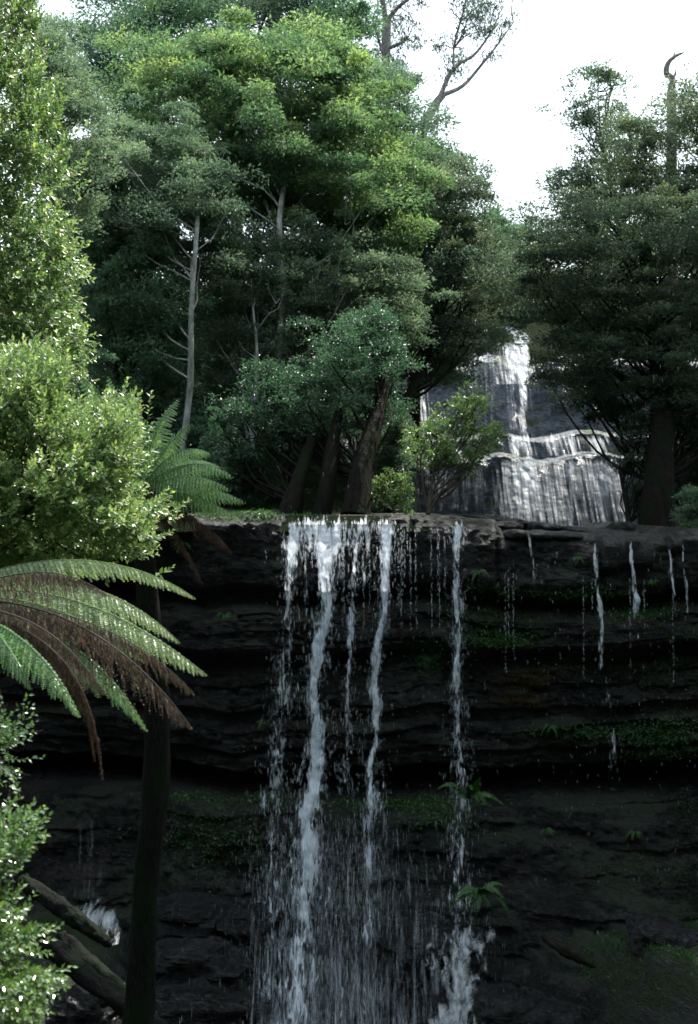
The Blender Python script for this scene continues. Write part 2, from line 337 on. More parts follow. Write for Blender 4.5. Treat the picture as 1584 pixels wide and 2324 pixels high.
ys3 = np.concatenate([np.linspace(-180, 0, 24)[:-1], np.linspace(0, 14, 40)[:-1], np.linspace(14, 31.5, 170)])
X3, Y3 = np.meshgrid(xs3, ys3); Z3 = floor_z(X3, Y3)
b = MB(); b.add(np.stack([X3, Y3, Z3], -1), grid_faces(len(ys3), len(xs3)))
tag(b.build('ground', M['floor']), 'mossy rocky gorge floor and banks at the foot of the falls', None, None, 'structure')
b = MB(); b.add([(-2.8, 20, 1.15), (6, 20, 1.15), (6, 29, 1.15), (-2.8, 29, 1.15)], [[0, 1, 2, 3]])
tag(b.build('water', M['pool']), 'dark pool at the foot of the falls', None, None, 'structure')

# ------------------------------------------------------------------ upper cliff in tiers
uprof_y = [700, 770, 781, 800, 900, 972, 980, 988, 1000, 1030, 1036, 1042, 1060, 1110, 1118, 1170, 1230]
uprof_p = [-3, -2., .1, .35, 1.0, 1.55, 2.9, 3.25, 3.3, 3.5, 4.8, 5.1, 5.2, 5.35, 5.42, 5.62, 5.8]
def upper_y(x, z):
    py = H/2 - (z-CZ)/(K*47); px = W/2 + x/(K*47)
    pyw = py - 11*fbm(x*.6, 8, 0, 4, 71) - 26*sstep(1080, 930, px)*sstep(1000, 980, py)
    p = np.interp(pyw, uprof_y, uprof_p)
    layer = np.floor(pyw/11).astype(np.int64)
    p = p + .0*(hash3(layer, np.floor(x*.8+layer*.4).astype(np.int64), layer*0, 5)-.5) + .22*fbm(x*.9, z*.5, 0, 5, 81) + .05*fbm(x*5, z*4, 0, 3, 91)
    return 51 - p
xs4 = np.linspace(-3, 16, 300); zs4 = CZ + (H/2 - np.linspace(735, 1240, 300))*K*47
X4, Z4 = np.meshgrid(xs4, zs4); Y4 = upper_y(X4, Z4)
b = MB(); b.add(np.stack([X4, Y4, Z4], -1), grid_faces(len(zs4), len(xs4)))
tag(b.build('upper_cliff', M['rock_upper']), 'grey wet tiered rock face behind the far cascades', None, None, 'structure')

# ------------------------------------------------------------------ loose slabs on the lip of the cliff
def slab(outline, Yf, depth, label, seed, mat='rock_top'):
    """flat weathered slab: front outline top/bottom in picture units at distance Yf, going back depth metres"""
    n = 60; m = 26
    u = np.linspace(0, 1, n); x0, x1 = outline[0][0], outline[-1][0]
    px = x0 + (x1-x0)*u
    top = np.interp(px, [o[0] for o in outline], [o[1] for o in outline]); bot = np.interp(px, [o[0] for o in outline], [o[2] for o in outline])
    th = np.linspace(0, 2*math.pi, m, endpoint=False)
    endr = (np.clip(np.minimum(u, 1-u)*9, 0, 1))**.5
    cy = np.sign(np.sin(th))*np.abs(np.sin(th))**.6; cx = np.sign(np.cos(th))*np.abs(np.cos(th))**.6
    x = (px-W/2)*K*Yf; zt = CZ+(H/2-top)*K*Yf; zb = CZ+(H/2-bot)*K*Yf
    zc = (zt+zb)/2; hz = (zt-zb)/2*(.25+.75*endr)
    V = np.zeros((n, m, 3)); V[..., 0] = x[:, None]; V[..., 1] = Yf + depth/2 + cx[None]*depth/2*endr[:, None]; V[..., 2] = zc[:, None] + cy[None]*hz[:, None]
    nn = fbm(V[..., 0]*3, V[..., 1]*3, V[..., 2]*6, 4, seed)*.06
    V[..., 1] += nn*cx[None]*2; V[..., 2] += nn*cy[None]*.7
    mb = MB(); mb.add(V, grid_faces(n, m, True))
    o = mb.build('rock_slab', M[mat]); return tag(o, label, 'rock', 'rock slabs lying on the lip of the cliff')
slab([(1000, 1168, 1176), (1060, 1171, 1196), (1120, 1184, 1204), (1200, 1186, 1206)], 29.3, 2.2, 'thin dark slab at the left end of the dry ledge beside the fifth fall', 1)
slab([(1055, 1168, 1180), (1120, 1168, 1196), (1200, 1182, 1200), (1215, 1192, 1200)], 30.3, 2.0, 'humped slab under the far cascade, left of the trickle over the ledge', 2)
slab([(1195, 1184, 1204), (1260, 1188, 1208), (1340, 1204, 1216), (1358, 1210, 1217)], 30.0, 2.0, 'long thin slab tapering to the right in the middle of the ledge', 3)
slab([(1125, 1203, 1222), (1170, 1199, 1222), (1205, 1207, 1222), (1280, 1209, 1224), (1345, 1214, 1228)], 29.0, 1.8, 'pale topped slab right over the middle undercut', 4)
slab([(1352, 1205, 1220), (1420, 1203, 1218), (1490, 1208, 1220), (1505, 1212, 1220)], 29.9, 1.8, 'flat slab near the right end of the ledge', 5)
slab([(1355, 1218, 1300), (1400, 1214, 1304), (1460, 1212, 1302), (1500, 1222, 1296)], 28.55, 2.2, 'thick rounded pale grey block on the ledge near the right edge', 6)
slab([(1400, 1190, 1208), (1425, 1184, 1208), (1445, 1192, 1208)], 31.0, .6, 'small brown stone standing on the ledge before the right trunk', 7)
slab([(1508, 1214, 1262), (1540, 1210, 1266), (1600, 1214, 1262), (1680, 1215, 1260)], 28.8, 2.0, 'dark block at the extreme right end of the ledge', 8)

# ------------------------------------------------------------------ falling water
WATERS = []
def fall(pts, mat, label, off=.28, y=None, name='waterfall', nseg=160, nw=14, bulge=.12, wig=.5, seed=0, layers=1):
    """pts: (px, py, width, amount) down the stream; hangs just clear of the cliff, bulging like a rope of water"""
    pts = np.array(pts, float); py = np.linspace(pts[0, 1], pts[-1, 1], nseg)
    cx = np.interp(py, pts[:, 1], pts[:, 0]); wd = np.interp(py, pts[:, 1], pts[:, 2]); am = np.interp(py, pts[:, 1], pts[:, 3])
    Y = y(cx, py) if callable(y) else np.full(nseg, float(y))
    xx, _, zz = P(cx, py, Y)
    wdm = wd*K*Y
    j = wdm*wig*.5*fbm(zz*1.4, seed*3.1, 0, 3, seed)
    wdm = wdm*(1+.35*fbm(zz*2.2, seed*1.3, 4, 3, seed+5)*min(1, wig*2))
    u = np.linspace(-1, 1, nw); mb = MB(); UV = []
    dist = np.concatenate([[0], np.cumsum(np.abs(np.diff(zz)))]); fade = sstep(-.05, .30, dist)
    for Lr in range(layers):
        sc_, am_, dy = [(1, 1, 0), (1.5, .50, .10), (2.3, .26, -.07)][Lr]
        jj = j + (.25*wdm*fbm(zz*2.1, Lr*9.1, seed, 3, seed+Lr*3) if Lr else 0)
        V = np.zeros((nseg, nw, 3)); V[..., 0] = (xx+jj)[:, None] + u[None]*wdm[:, None]*.5*sc_
        V[..., 1] = Y[:, None] + dy - (1-u**2)[None]*np.minimum(wdm, .5)[:, None]*bulge*2 + .04*fbm(V[..., 0]*7, zz[:, None]*4, 0, 3, seed+9)
        V[..., 2] = zz[:, None]
        V[0, :, 2] += .03*fbm(V[0, :, 0]*4, 0, 0, 3, 7)
        t = np.clip(1.1*(1-np.abs(u)**2.2)[None]*(am*fade*am_)[:, None], 0, 1.05)
        UV.append(np.stack([V[..., 0]+seed*7.7+Lr*31, np.repeat((dist+seed*3.3)[:, None], nw, 1)], -1).reshape(-1, 2))
        mb.add(V, grid_faces(nseg, nw), t.ravel())
    o = mb.build(name, M[mat], uv=np.concatenate(UV))
    WATERS.append((xx, Y, zz, wdm, am)); return tag(o, label, None, None, 'structure')
def lipY(cx, py):      # follows the cliff's lip then falls free, ending over the foot
    return np.interp(py, [1160, 1172, 1190, 1230, 1700, 2100, 2324, 2400], [29.35, 28.9, 28.65, 28.45, 28.2, 26.9, 25.6, 25.2])
sgrp = [
 (0, [(745, 1168, 150, .35), (742, 1185, 130, .62), (742, 1215, 80, .8), (738, 1260, 44, .95), (733, 1320, 34, 1), (738, 1390, 34, 1), (730, 1470, 32, 1), (712, 1560, 36, 1), (722, 1640, 32, 1), (716, 1720, 34, 1), (714, 1790, 36, 1), (700, 1850, 44, .95), (702, 1950, 50, .85), (684, 2050, 54, .7), (674, 2150, 66, .58), (664, 2250, 84, .54), (655, 2340, 100, .56)], 'fall', 'broadest white rope of water, falling from the lip to the pool'),
 (1, [(690, 1167, 60, .5), (680, 1200, 48, .75), (668, 1250, 34, .75), (662, 1310, 26, .7), (655, 1360, 24, .55), (650, 1420, 26, .5), (642, 1500, 34, .4), (640, 1600, 40, .38), (625, 1700, 50, .42), (622, 1800, 44, .4), (612, 1950, 50, .24), (605, 2324, 60, .2)], 'fall', 'leftmost torn stream, breaking up left of the broadest fall'),
 (2, [(815, 1168, 34, .6), (812, 1200, 26, .8), (808, 1260, 18, .75), (802, 1330, 15, .7), (796, 1420, 15, .6), (792, 1500, 16, .55), (784, 1600, 18, .42), (784, 1700, 16, .4), (776, 1800, 18, .38)], 'fall', 'thin broken stream right of the broadest fall'),
 (3, [(882, 1168, 50, .6), (880, 1200, 34, .9), (877, 1250, 26, .9), (874, 1300, 20, .9), (868, 1400, 20, .85), (858, 1480, 18, .9), (854, 1560, 28, .8), (850, 1620, 24, .85), (850, 1690, 14, .9), (838, 1740, 24, .7), (842, 1810, 30, .7), (836, 1900, 22, .55), (836, 2000, 24, .45), (832, 2150, 30, .34), (828, 2340, 46, .34)], 'fall', 'second strongest white fall, right of centre'),
 (4, [(1028, 1176, 40, .6), (1034, 1200, 34, .8), (1032, 1260, 32, .72), (1036, 1330, 26, .66), (1040, 1420, 22, .6), (1040, 1520, 22, .55), (1038, 1610, 24, .55), (1042, 1700, 24, .5), (1045, 1780, 30, .45), (1046, 1880, 34, .42), (1040, 2020, 44, .36), (1030, 2140, 60, .36)], 'fall', 'ragged stream falling under the small sunlit tree'),
]
for sd_, pts, mt, lb in sgrp: fall(pts, mt, lb, y=lipY, seed=sd_+1, nseg=420 if sd_ in (0, 3) else 320, layers=3)
fall([(735, 1166, 170, .5), (730, 1190, 165, .52), (725, 1230, 160, .45), (722, 1280, 150, .36), (715, 1340, 140, .30), (712, 1440, 130, .22)], 'fall_thin', 'lacy curtain of water spread behind the broadest fall', y=lambda c, p: lipY(c, p)+.2, seed=21, nw=40, wig=.05)
fall([(840, 1168, 60, .5), (842, 1200, 60, .45), (842, 1280, 55, .38), (840, 1340, 50, .2)], 'fall_thin', 'faint curtain between the two strongest falls', y=lambda c, p: lipY(c, p)+.15, seed=22, nw=24, wig=.05)
fall([(800, 1850, 380, .02), (790, 1980, 420, .12), (790, 2100, 460, .24), (790, 2230, 500, .34), (790, 2345, 560, .42)], 'spray', 'spread of spray water veiling the foot of the cliff', y=lambda c, p: np.interp(p, [1800, 2100, 2400], [27.6, 26.0, 24.6]), seed=24, nw=60, wig=.02)
fall([(1010, 2080, 170, .5), (1020, 2120, 190, .5), (1020, 2190, 170, .55), (1040, 2230, 100, .85), (1045, 2270, 110, .9), (1020, 2345, 170, .7)], 'foam', 'foaming cascade breaking over a boulder at the foot of the falls', y=lambda c, p: np.interp(p, [2070, 2200, 2240, 2345], [25.9, 24.9, 24.6, 24.1]), seed=25, nw=40, wig=.3)
thin = [(1200, 1200, 1360, 14, .55, 'thin trickle over the middle of the dry ledge'), (1348, 1218, 1520, 16, .72, 'bright trickle left of the pale grey block'),
        (1432, 1222, 1460, 16, .66, 'trickle running down the pale grey block'), (1518, 1222, 1400, 8, .6, 'short trickle right of the pale grey block'),
        (1545, 1226, 1390, 10, .6, 'short trickle nearest the right edge'), (1375, 1540, 1800, 18, .36, 'faint broken trickle low on the right wall')]
for i, (px, a, c, w, am, lb) in enumerate(thin):
    fall([(px, a, w*.8, am), (px+6, a+.4*(c-a), w*.8, am), (px+12, a+.6*(c-a), w*1.3, am), (px+16, c, w, am*.5)], 'fall_thin' if am < .6 else 'fall', lb, y=lambda q, p: lipY(q, p)+.0, seed=30+i, nseg=120, nw=8)
# fine drips as one mass
mb = MB(); r = RNG
def streaks(mb, px, py, Y, ln, wd, tint=.5):
    """many small stretched drops (six-faced spindles)"""
    px, py, Y, ln, wd = [np.broadcast_to(np.asarray(a, float), np.shape(px)) for a in (px, py, Y, ln, wd)]
    c = np.stack([(px-W/2)*K*Y, Y, CZ+(H/2-py)*K*Y], -1); n = len(c)
    V = np.zeros((n, 5, 3)); V += c[:, None]; V[:, 0, 2] += ln*.35; V[:, 4, 2] -= ln*.65
    for q in range(3):
        a = q*2*math.pi/3; V[:, 1+q, 0] += wd*.5*math.cos(a); V[:, 1+q, 1] += wd*.5*math.sin(a)
    b = np.arange(n)[:, None]*5
    F = np.concatenate([b+np.array([[0, 1+q, 1+(q+1) % 3]]) for q in range(3)]+[b+np.array([[4, 1+(q+1) % 3, 1+q]]) for q in range(3)])
    mb.add(V, F)
for k in range(42):
    px = r.uniform(640, 1050) if k < 34 else r.uniform(1120, 1580)
    y0 = np.interp(px, [640, 1050, 1130, 1600], [1185, 1200, 1300, 1320]); y1 = y0 + r.uniform(60, 240)
    n = int((y1-y0)/3.2); py = r.uniform(y0, y1, n)
    streaks(mb, px+r.normal(0, 1.2, n)+(py-y0)*.01, py, lipY(px, py)+r.normal(0, .05, n)+.15, r.uniform(.02, .10, n), r.uniform(.006, .014, n))
# drops thrown off each stream
for (sd_, pts, mt, lb) in sgrp:
    pts = np.array(pts, float); n = {0: 4200, 1: 1500, 2: 900, 3: 2200, 4: 1500}[sd_]
    py = 1180 + (pts[-1, 1]-1180)*r.random(n)**.8
    cx = np.interp(py, pts[:, 1], pts[:, 0]); wd = np.interp(py, pts[:, 1], pts[:, 2])
    x = cx + r.normal(0, 1, n)*(wd*.40+1.5+sstep(1180, 2324, py)*16)
    keep = fbm(x*.05, py*.035, 0, 3, 13) > -.05
    streaks(mb, x[keep], py[keep], (lipY(x, py)+r.normal(0, .12, n))[keep], r.uniform(.02, .15, n)[keep]*(1+sstep(1500, 2300, py[keep])), r.uniform(.003, .012, n)[keep])
n = 7000; py = 1850+495*r.random(n)**.6; x = 780 + r.normal(0, 1, n)*(70+110*sstep(1850, 2345, py))
streaks(mb, x, py, lipY(x, py)+r.normal(0, .5, n), r.uniform(.05, .25, n), r.uniform(.003, .007, n))
n = 700; x = r.uniform(600, 1584, n); py = r.uniform(1250, 2000, n); streaks(mb, x, py, lipY(x, py)+r.normal(0, .3, n), r.uniform(.03, .12, n), r.uniform(.005, .012, n))
tag(mb.build('water_drops', M['drop'], smooth=False), 'drops and drips of falling water in front of the dark cliff', 'spray', None, 'stuff')
# drips falling before the trees
mb = MB(); n = 110; x = r.uniform(250, 1584, n); py = r.uniform(150, 1160, n)
streaks(mb, x, py, r.uniform(16, 29, n), r.uniform(.03, .12, n), r.uniform(.002, .004, n))
tag(mb.build('rain_drops', M['drop'], smooth=False), 'scattered bright drops falling before the trees', 'rain', None, 'stuff')

# left hidden falls and low cascade
fall([(318, 1330, 70, .6), (320, 1360, 66, .5), (316, 1400, 50, .4), (310, 1440, 40, .3)], 'veil', 'dim bluish fall glimpsed between the two tree ferns', y=28.9, seed=41, nw=20)
fall([(205, 1860, 50, .0), (205, 1930, 60, .10), (200, 2035, 70, .30)], 'spray', 'dim thin fall above the small cascade at the lower left', y=28.2, seed=42, nw=20)
fall([(205, 2030, 90, .8), (210, 2060, 100, .85), (225, 2084, 125, .72), (240, 2100, 110, .62), (250, 2140, 70, .5)], 'foam', 'small foaming cascade behind the fallen logs at the lower left', y=lambda c, p: np.interp(p, [2030, 2084, 2140], [26.3, 25.6, 25.0]), seed=43, nw=36, wig=.1)

# upper falls
def upY(o):
    return lambda c, p: upper_y((c-W/2)*K*47, CZ+(H/2-p)*K*47) - o
def ufall(px, y0, y1, w0, w1, am, label, seed, mat='veil', nw=30):
    def yy(c, p):
        Y = upper_y((c-W/2)*K*47, CZ+(H/2-p)*K*47) - .18
        L = np.linspace(Y[0], Y[-1], len(Y)); return L - max(0, (L-Y).max())
    fall([(px, y0, w0, am), (px, y0+.15*(y1-y0), (w0*.85+w1*.15), am*.95), (px, y1, w1, am*.55)], mat, label, y=yy, seed=seed, nw=nw, wig=.03, bulge=.05)
ufall(1172, 776, 872, 74, 110, 1.12, 'brightest bell shaped fall at the top of the far cliff', 50)
ufall(1186, 778, 985, 26, 22, 1.15, 'narrow bright stream down the far cliff under the top fall', 51)
ufall(1090, 790, 880, 90, 90, 0.61, 'thin strands left of the top far fall', 52)
ufall(1140, 800, 975, 170, 190, 0.44, 'faint wet veil on the far cliff under the top fall', 53, nw=40)
ufall(1178, 980, 1034, 60, 64, 1.04, 'left bright apron on the middle far tier', 54)
ufall(1290, 982, 1034, 190, 200, 0.63, 'streaked curtain on the middle far tier', 55, nw=40)
ufall(1355, 984, 1034, 56, 60, 0.88, 'right bright apron on the middle far tier', 56)
ufall(1185, 1035, 1190, 100, 90, 1.07, 'strong white apron on the lowest far tier', 57)
ufall(1260, 1036, 1195, 330, 360, 0.63, 'wide streaked curtain on the lowest far tier', 58, nw=60)
ufall(1375, 1042, 1200, 90, 110, 1.00, 'right white apron on the lowest far tier, beside the dark trunk', 59)
ufall(1295, 1036, 1200, 16, 14, 1.04, 'single bright thread on the lowest far tier', 60)
ufall(1020, 1050, 1160, 200, 200, 0.51, 'grey veil behind the small sunlit tree', 61, nw=40)
ufall(935, 880, 1000, 80, 90, 0.67, 'grey fall half hidden by the trees left of the far cliff', 62)
fall([(1150, 655, 26, .5), (1146, 690, 34, .6), (1156, 730, 50, .62), (1170, 765, 80, .7), (1172, 780, 100, .75)], 'foam', 'glittering white rapids above the far cliff', y=lambda c, p: np.interp(p, [640, 782], [66, 51.2]), seed=63, nw=30)
fall([(1260, 706, 120, .5), (1262, 716, 150, .9), (1262, 724, 130, .6)], 'foam', 'glints of a second channel seen through the right tree', y=57, seed=64, nw=30)

# ------------------------------------------------------------------ trees
def in_poly(px, py, poly):
    poly = np.array(poly, float); c = np.zeros(len(px), bool); j = len(poly)-1
    for i in range(len(poly)):
        xi, yi = poly[i]; xj, yj = poly[j]
        c ^= ((yi > py) != (yj > py)) & (px < (xj-xi)*(py-yi)/(yj-yi+1e-9)+xi); j = i
    return c
def edge_dist(px, py, poly):
    poly = np.array(poly, float); d = np.full(len(px), 1e9)
    for a, b in zip(poly, np.roll(poly, -1, 0)):
        ab = b-a; t = np.clip(((px-a[0])*ab[0]+(py-a[1])*ab[1])/(ab@ab+1e-9), 0, 1)
        d = np.minimum(d, np.hypot(px-a[0]-t*ab[0], py-a[1]-t*ab[1]))
    return d
def sample_clumps(poly, Y, thick, n, rng, spacing):
    poly = np.array(poly, float); lo, hi = poly.min(0), poly.max(0)
    out = []; tries = 0
    cand = rng.uniform(lo, hi, (n*60, 2)); cand = cand[in_poly(cand[:, 0], cand[:, 1], poly)]
    ed = edge_dist(cand[:, 0], cand[:, 1], poly); R = max(ed.max(), 1)
    for (x, y), e in zip(cand, ed):
        h = math.sqrt(max(0., 1-(1-min(e/R, 1))**2))
        d = thick*h*rng.uniform(-1, 1)
        p = P(x, y, Y+d)
        if all((p[0]-q[0])**2+((p[1]-q[1])*.7)**2+(p[2]-q[2])**2*1.7 > spacing**2 for q in out): out.append(p)
        if len(out) >= n: break
    return np.array(out)
def limb(mb, a, b, r0, r1, rng, bend=.25, sides=5, segs=4):
    a = np.array(a, float); b = np.array(b, float); L = np.linalg.norm(b-a)
    t = np.linspace(0, 1, segs+1)[:, None]
    mid = a + (b-a)*t + np.array([0, 0, 1.])*(np.sin(t*math.pi)*L*bend*-.35) + rng.normal(0, L*.035, (segs+1, 3))*np.sin(t*math.pi)
    tube(mb, mid, np.linspace(r0, r1, segs+1), sides, sub=2)

def tree(name, label, cat, poly, Y, thick, nclump, rc, nleaf, lsize, leafmat, barkmat, trunk=None, r0=.15, group=None,
         flat=.62, seed=1, tint=(0, 1), limbs=26, spacing=None, sparse=0.0, parts=True, drop_base=True, extra=None, lw=.42, droop=0.0, edge_gap=0.):
    rng = np.random.default_rng(seed)
    C = sample_clumps(poly, Y, thick, nclump, rng, spacing or rc*.66)
    if trunk is None:
        cx = np.median(C[:, 0]); zt = C[:, 2].min(); tp = [[cx, Y, zt], [cx+rng.normal(0, .3), Y, zt+.5*(C[:, 2].max()-zt)]]
    else: tp = [P(a, b, c) for a, b, c in trunk]
    tp = [np.array(q, float) for q in tp]
    g = up_z(tp[0][0], tp[0][1]) if tp[0][1] > 29 else floor_z(tp[0][0], tp[0][1])
    base = np.array([tp[0][0], tp[0][1], float(g)-.1])
    if tp[0][2] > base[2]+.4: tp = [base]+tp
    else: base = tp[0]
    root = empty(name, base, label, cat, group)
    tb = MB(); tp = np.array(tp); s = np.linspace(0, 1, len(tp))
    tube(tb, tp, r0*(1-.62*s)*np.where(s == 0, 1.25, 1), 10, .12, seed=seed)
    # limbs reach for clumps
    idx = rng.permutation(len(C))[:limbs]
    dense = tp[0] + 0
    tt = np.linspace(0, len(tp)-1, 40); ii = np.clip(tt.astype(int), 0, len(tp)-2); path = tp[ii]+(tp[ii+1]-tp[ii])*(tt-ii)[:, None]
    for k in idx:
        c = C[k]; want = c[2]-.85*np.linalg.norm(c[:2]-path[:, :2], axis=1)-.3
        ok = np.argmin(np.abs(path[:, 2]-want)+.15*np.linalg.norm(path-c, axis=1)); ok = max(ok, 8)
        rr = r0*(1-.62*ok/39)
        limb(tb, path[ok], c, min(rr*.36, .036*Y/40+.015), .012*Y/40+.002, rng)
        for m2 in rng.permutation(len(C))[:0]: pass
        dd = np.linalg.norm(C-c, axis=1); near = np.argsort(dd)[1:3]
        for q in near:
            limb(tb, c+(path[ok]-c)*.25, C[q], .018*Y/40+.004, .006*Y/40, rng, sides=4, segs=3)
    if extra: extra(tb, rng)
    tb.build('trunk', M[barkmat], root)
    # leaves
    lb = MB(); n = nleaf
    C = np.concatenate([C, C+rng.normal(0, 1, C.shape)*rc*.5])
    pw = rng.uniform(.3, 1, len(C)); which = rng.choice(len(C), n, p=pw/pw.sum()); sz = rng.uniform(.4, 1.05, len(C))*rc
    v = norm(rng.normal(0, 1, (n, 3))); rad = rng.random(n)**.36*(1+.25*(rng.random(n) > .93))
    v[:, 2] = np.where(v[:, 2] < -.2, -v[:, 2]*.6, v[:, 2])
    # break up each clump with lumps
    st = rng.uniform(.65, 1.35, (len(C), 3)); O = C[which] + v*rad[:, None]*sz[which][:, None]*np.array([1, 1, flat])*st[which]
    O[:, 2] -= .10*rc*rng.exponential(1, n)*(rng.random(n) > .7)
    lump = fbm(O[:, 0]*1.9/rc, O[:, 1]*1.9/rc, O[:, 2]*2.1/rc, 3, seed)
    keep = lump + .5*fbm(O[:, 0]*4.5, O[:, 1]*4.5, O[:, 2]*6, 2, seed+3) > -.34 + sparse*1.3
    O = O[keep]; v = v[keep]; which = which[keep]; n = len(O)
    Nn = norm(v*.8 + np.array([.15, -.25, .5]) + rng.normal(0, .6, (n, 3)))
    Dd = norm(v*np.array([1, 1, .3]) + rng.normal(0, .6, (n, 3)) + np.array([0, 0, -droop]))
    ct = rng.normal(0, .16, len(C))
    t = np.clip(.42 + ct[which] + rng.normal(0, .14, n) + .34*(v[:, 2]-.35), 0, 1)*(tint[1]-tint[0])+tint[0]  # clump tops lighter, undersides darker: sunlight painted into the leaf tint
    L = lsize*rng.uniform(.6, 1.3, n)
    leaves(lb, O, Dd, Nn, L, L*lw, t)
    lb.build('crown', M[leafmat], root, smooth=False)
    return root

GT = 'forest trees on the slope above the falls'
tree('tree', 'forest tree with the largest bright green domed crown and a pale trunk', 'tree',
     [(270, 250), (330, 120), (430, 110), (520, 95), (560, 60), (650, 85), (740, 75), (800, 130), (860, 165), (885, 250), (870, 330), (935, 400), (950, 520), (905, 600), (820, 560), (740, 540), (640, 500), (560, 470), (450, 420), (330, 400), (240, 320)],
     42, 4.2, 210, .95, 300000, .13, 'leaf_main', 'bark_pale', [(628, 1010, 37.6), (634, 780, 37.8), (644, 640, 38), (634, 500, 38.2), (655, 350, 40), (645, 200, 41)], .125, GT, .68, 3, limbs=44)
tree('tree', 'slender tree with a thin straight pale trunk behind the upper tree fern', 'tree',
     [(150, 430), (190, 320), (270, 280), (340, 300), (450, 310), (520, 400), (550, 560), (520, 680), (465, 640), (440, 560), (400, 640), (320, 600), (240, 640), (180, 560)],
     36.6, 2.4, 150, .65, 125000, .10, 'leaf_grey', 'bark_pale', [(414, 1030, 34.4), (432, 870, 34.4), (434, 700, 34.4), (447, 520, 34.8), (455, 400, 36.5)], .105, GT, .68, 4, limbs=15)
tree('tree', 'dark bluish tree behind the left side of the big crown', 'tree', [(190, 120), (215, 20), (260, -60), (470, -60), (480, 90), (420, 160), (330, 240), (240, 240), (195, 190)],
     60, 4, 46, 1.5, 62000, .17, 'leaf_under', 'bark_dark', None, .25, GT, .66, 5, limbs=20, sparse=.06)
tree('tree', 'dark open tree with sky between its branches at the top centre', 'tree', [(430, -80), (650, -80), (650, 60), (600, 110), (540, 80), (520, 130), (440, 120)],
     62, 3.5, 30, 1.3, 26000, .16, 'leaf_dark', 'bark_dark', None, .22, GT, .55, 6, limbs=24, sparse=.22)
tree('tree', 'dark rounded tree behind the right top of the big crown', 'tree', [(640, -60), (760, -60), (790, 10), (830, 80), (835, 140), (790, 150), (660, 90)],
     60, 3.5, 28, 1.4, 34000, .17, 'leaf_under', 'bark_dark', None, .22, GT, .68, 7, limbs=16)
tree('tree', 'pale hazy young tree between the left bush and the dark trees', 'tree', [(70, 60), (130, 50), (165, 110), (215, 165), (240, 220), (250, 320), (230, 420), (170, 520), (100, 500), (20, 300)],
     31.5, 1.6, 70, .55, 52000, .085, 'leaf_grey', 'bark_dark', None, .1, GT, .74, 8, tint=(.25, 1), limbs=16)
tree('tree', 'dark dense tree in the shadow left of the slender pale trunk', 'tree',  [(150, 560), (240, 500), (340, 520), (420, 620), (440, 760), (430, 920), (320, 980), (190, 920), (160, 700)],
     37, 2.6, 100, .7, 80000, .11, 'leaf_under', 'bark_dark', None, .16, GT, .70, 9, tint=(.25, 1), limbs=20)
tree('tree', 'grey green bushy tree between the two pale trunks', 'tree', [(445, 620), (520, 540), (640, 520), (680, 700), (640, 860), (560, 930), (460, 900)],
     38.6, 2.0, 110, .6, 70000, .10, 'leaf_grey', 'bark_pale', [(572, 1010, 36.6), (578, 900, 36.6), (583, 800, 36.8), (574, 700, 37)], .08, GT, .74, 10, sparse=.12, limbs=30)
tree('tree', 'dim forest tree right of the pale twin trunk with spreading bare boughs', 'tree', [(640, 560), (760, 540), (870, 590), (950, 640), (960, 740), (900, 800), (800, 740), (700, 760), (640, 700)],
     39.5, 2.4, 120, .65, 85000, .10, 'leaf_grey', 'bark_pale', [(650, 1020, 40), (655, 860, 40), (665, 740, 40), (690, 640, 40)], .11, GT, .70, 11, tint=(.2, 1), sparse=.08, limbs=34)
tree('tree', 'dark tree on two thick black trunks just left of the small sunlit tree', 'tree', [(600, 880), (690, 800), (740, 760), (800, 700), (880, 720), (915, 790), (905, 870), (890, 960), (850, 1010), (760, 990), (680, 1010), (620, 960)],
     33.5, 2.2, 90, .50, 52000, .085, 'leaf_under', 'bark_dark', [(805, 1172, 31), (822, 1060, 31.4), (850, 960, 32), (868, 880, 32.6), (862, 800, 33)], .28, GT, .85, 12, limbs=34, sparse=.17, tint=(0, .5),
     extra=lambda tb, rng: tube(tb, [P(728, 1176, 31.3), P(742, 1100, 31.4), P(752, 1020, 31.8), P(770, 930, 32.6)], [.24, .19, .16, .1], 10, .15))
tree('tree', 'leaning dark tree whose black trunk slants right above the left end of the lip', 'tree', [(480, 980), (540, 900), (620, 850), (700, 880), (700, 980), (650, 1030), (620, 1100), (540, 1090), (490, 1050)],
     33, 1.6, 44, .5, 40000, .085, 'leaf_under', 'bark_dark', [(655, 1178, 31.2), (672, 1110, 31.3), (690, 1050, 31.6), (716, 970, 32)], .24, GT, .85, 13, limbs=30, sparse=.17, tint=(0, .5))
tree('tree', 'tall dusky tree against the sky right of the big crown', 'tree', [(850, 200), (900, 150), (945, 200), (985, 290), (992, 420), (1015, 560), (1000, 680), (920, 690), (900, 560), (930, 440), (880, 330)],
     47, 3, 70, .95, 70000, .12, 'leaf_grey', 'bark_dark', None, .2, GT, .70, 14, tint=(0, .75), limbs=24)
tree('tree', 'dusky tree with a feathery top left of the far cascades', 'tree', [(1015, 400), (1038, 335), (1055, 430), (1098, 390), (1105, 500), (1140, 570), (1165, 640), (1150, 740), (1075, 800), (1040, 860), (960, 880), (910, 820), (900, 680), (980, 620), (1000, 500)],
     44, 3, 100, .8, 90000, .11, 'leaf_dark', 'bark_dark', [(870, 1165, 36), (890, 1040, 38), (930, 900, 41), (980, 760, 43), (1020, 600, 44), (1035, 480, 44)], .2, GT, .70, 15, tint=(.15, 1), limbs=34, sparse=.04)
tree('tree', 'distant dark rounded tree at the bottom of the sky gap', 'tree', [(1085, 500), (1120, 492), (1150, 505), (1178, 545), (1175, 600), (1090, 600)], 72, 2.5, 22, 1.1, 16000, .2, 'leaf_under', 'bark_dark', None, .2, GT, .74, 16)
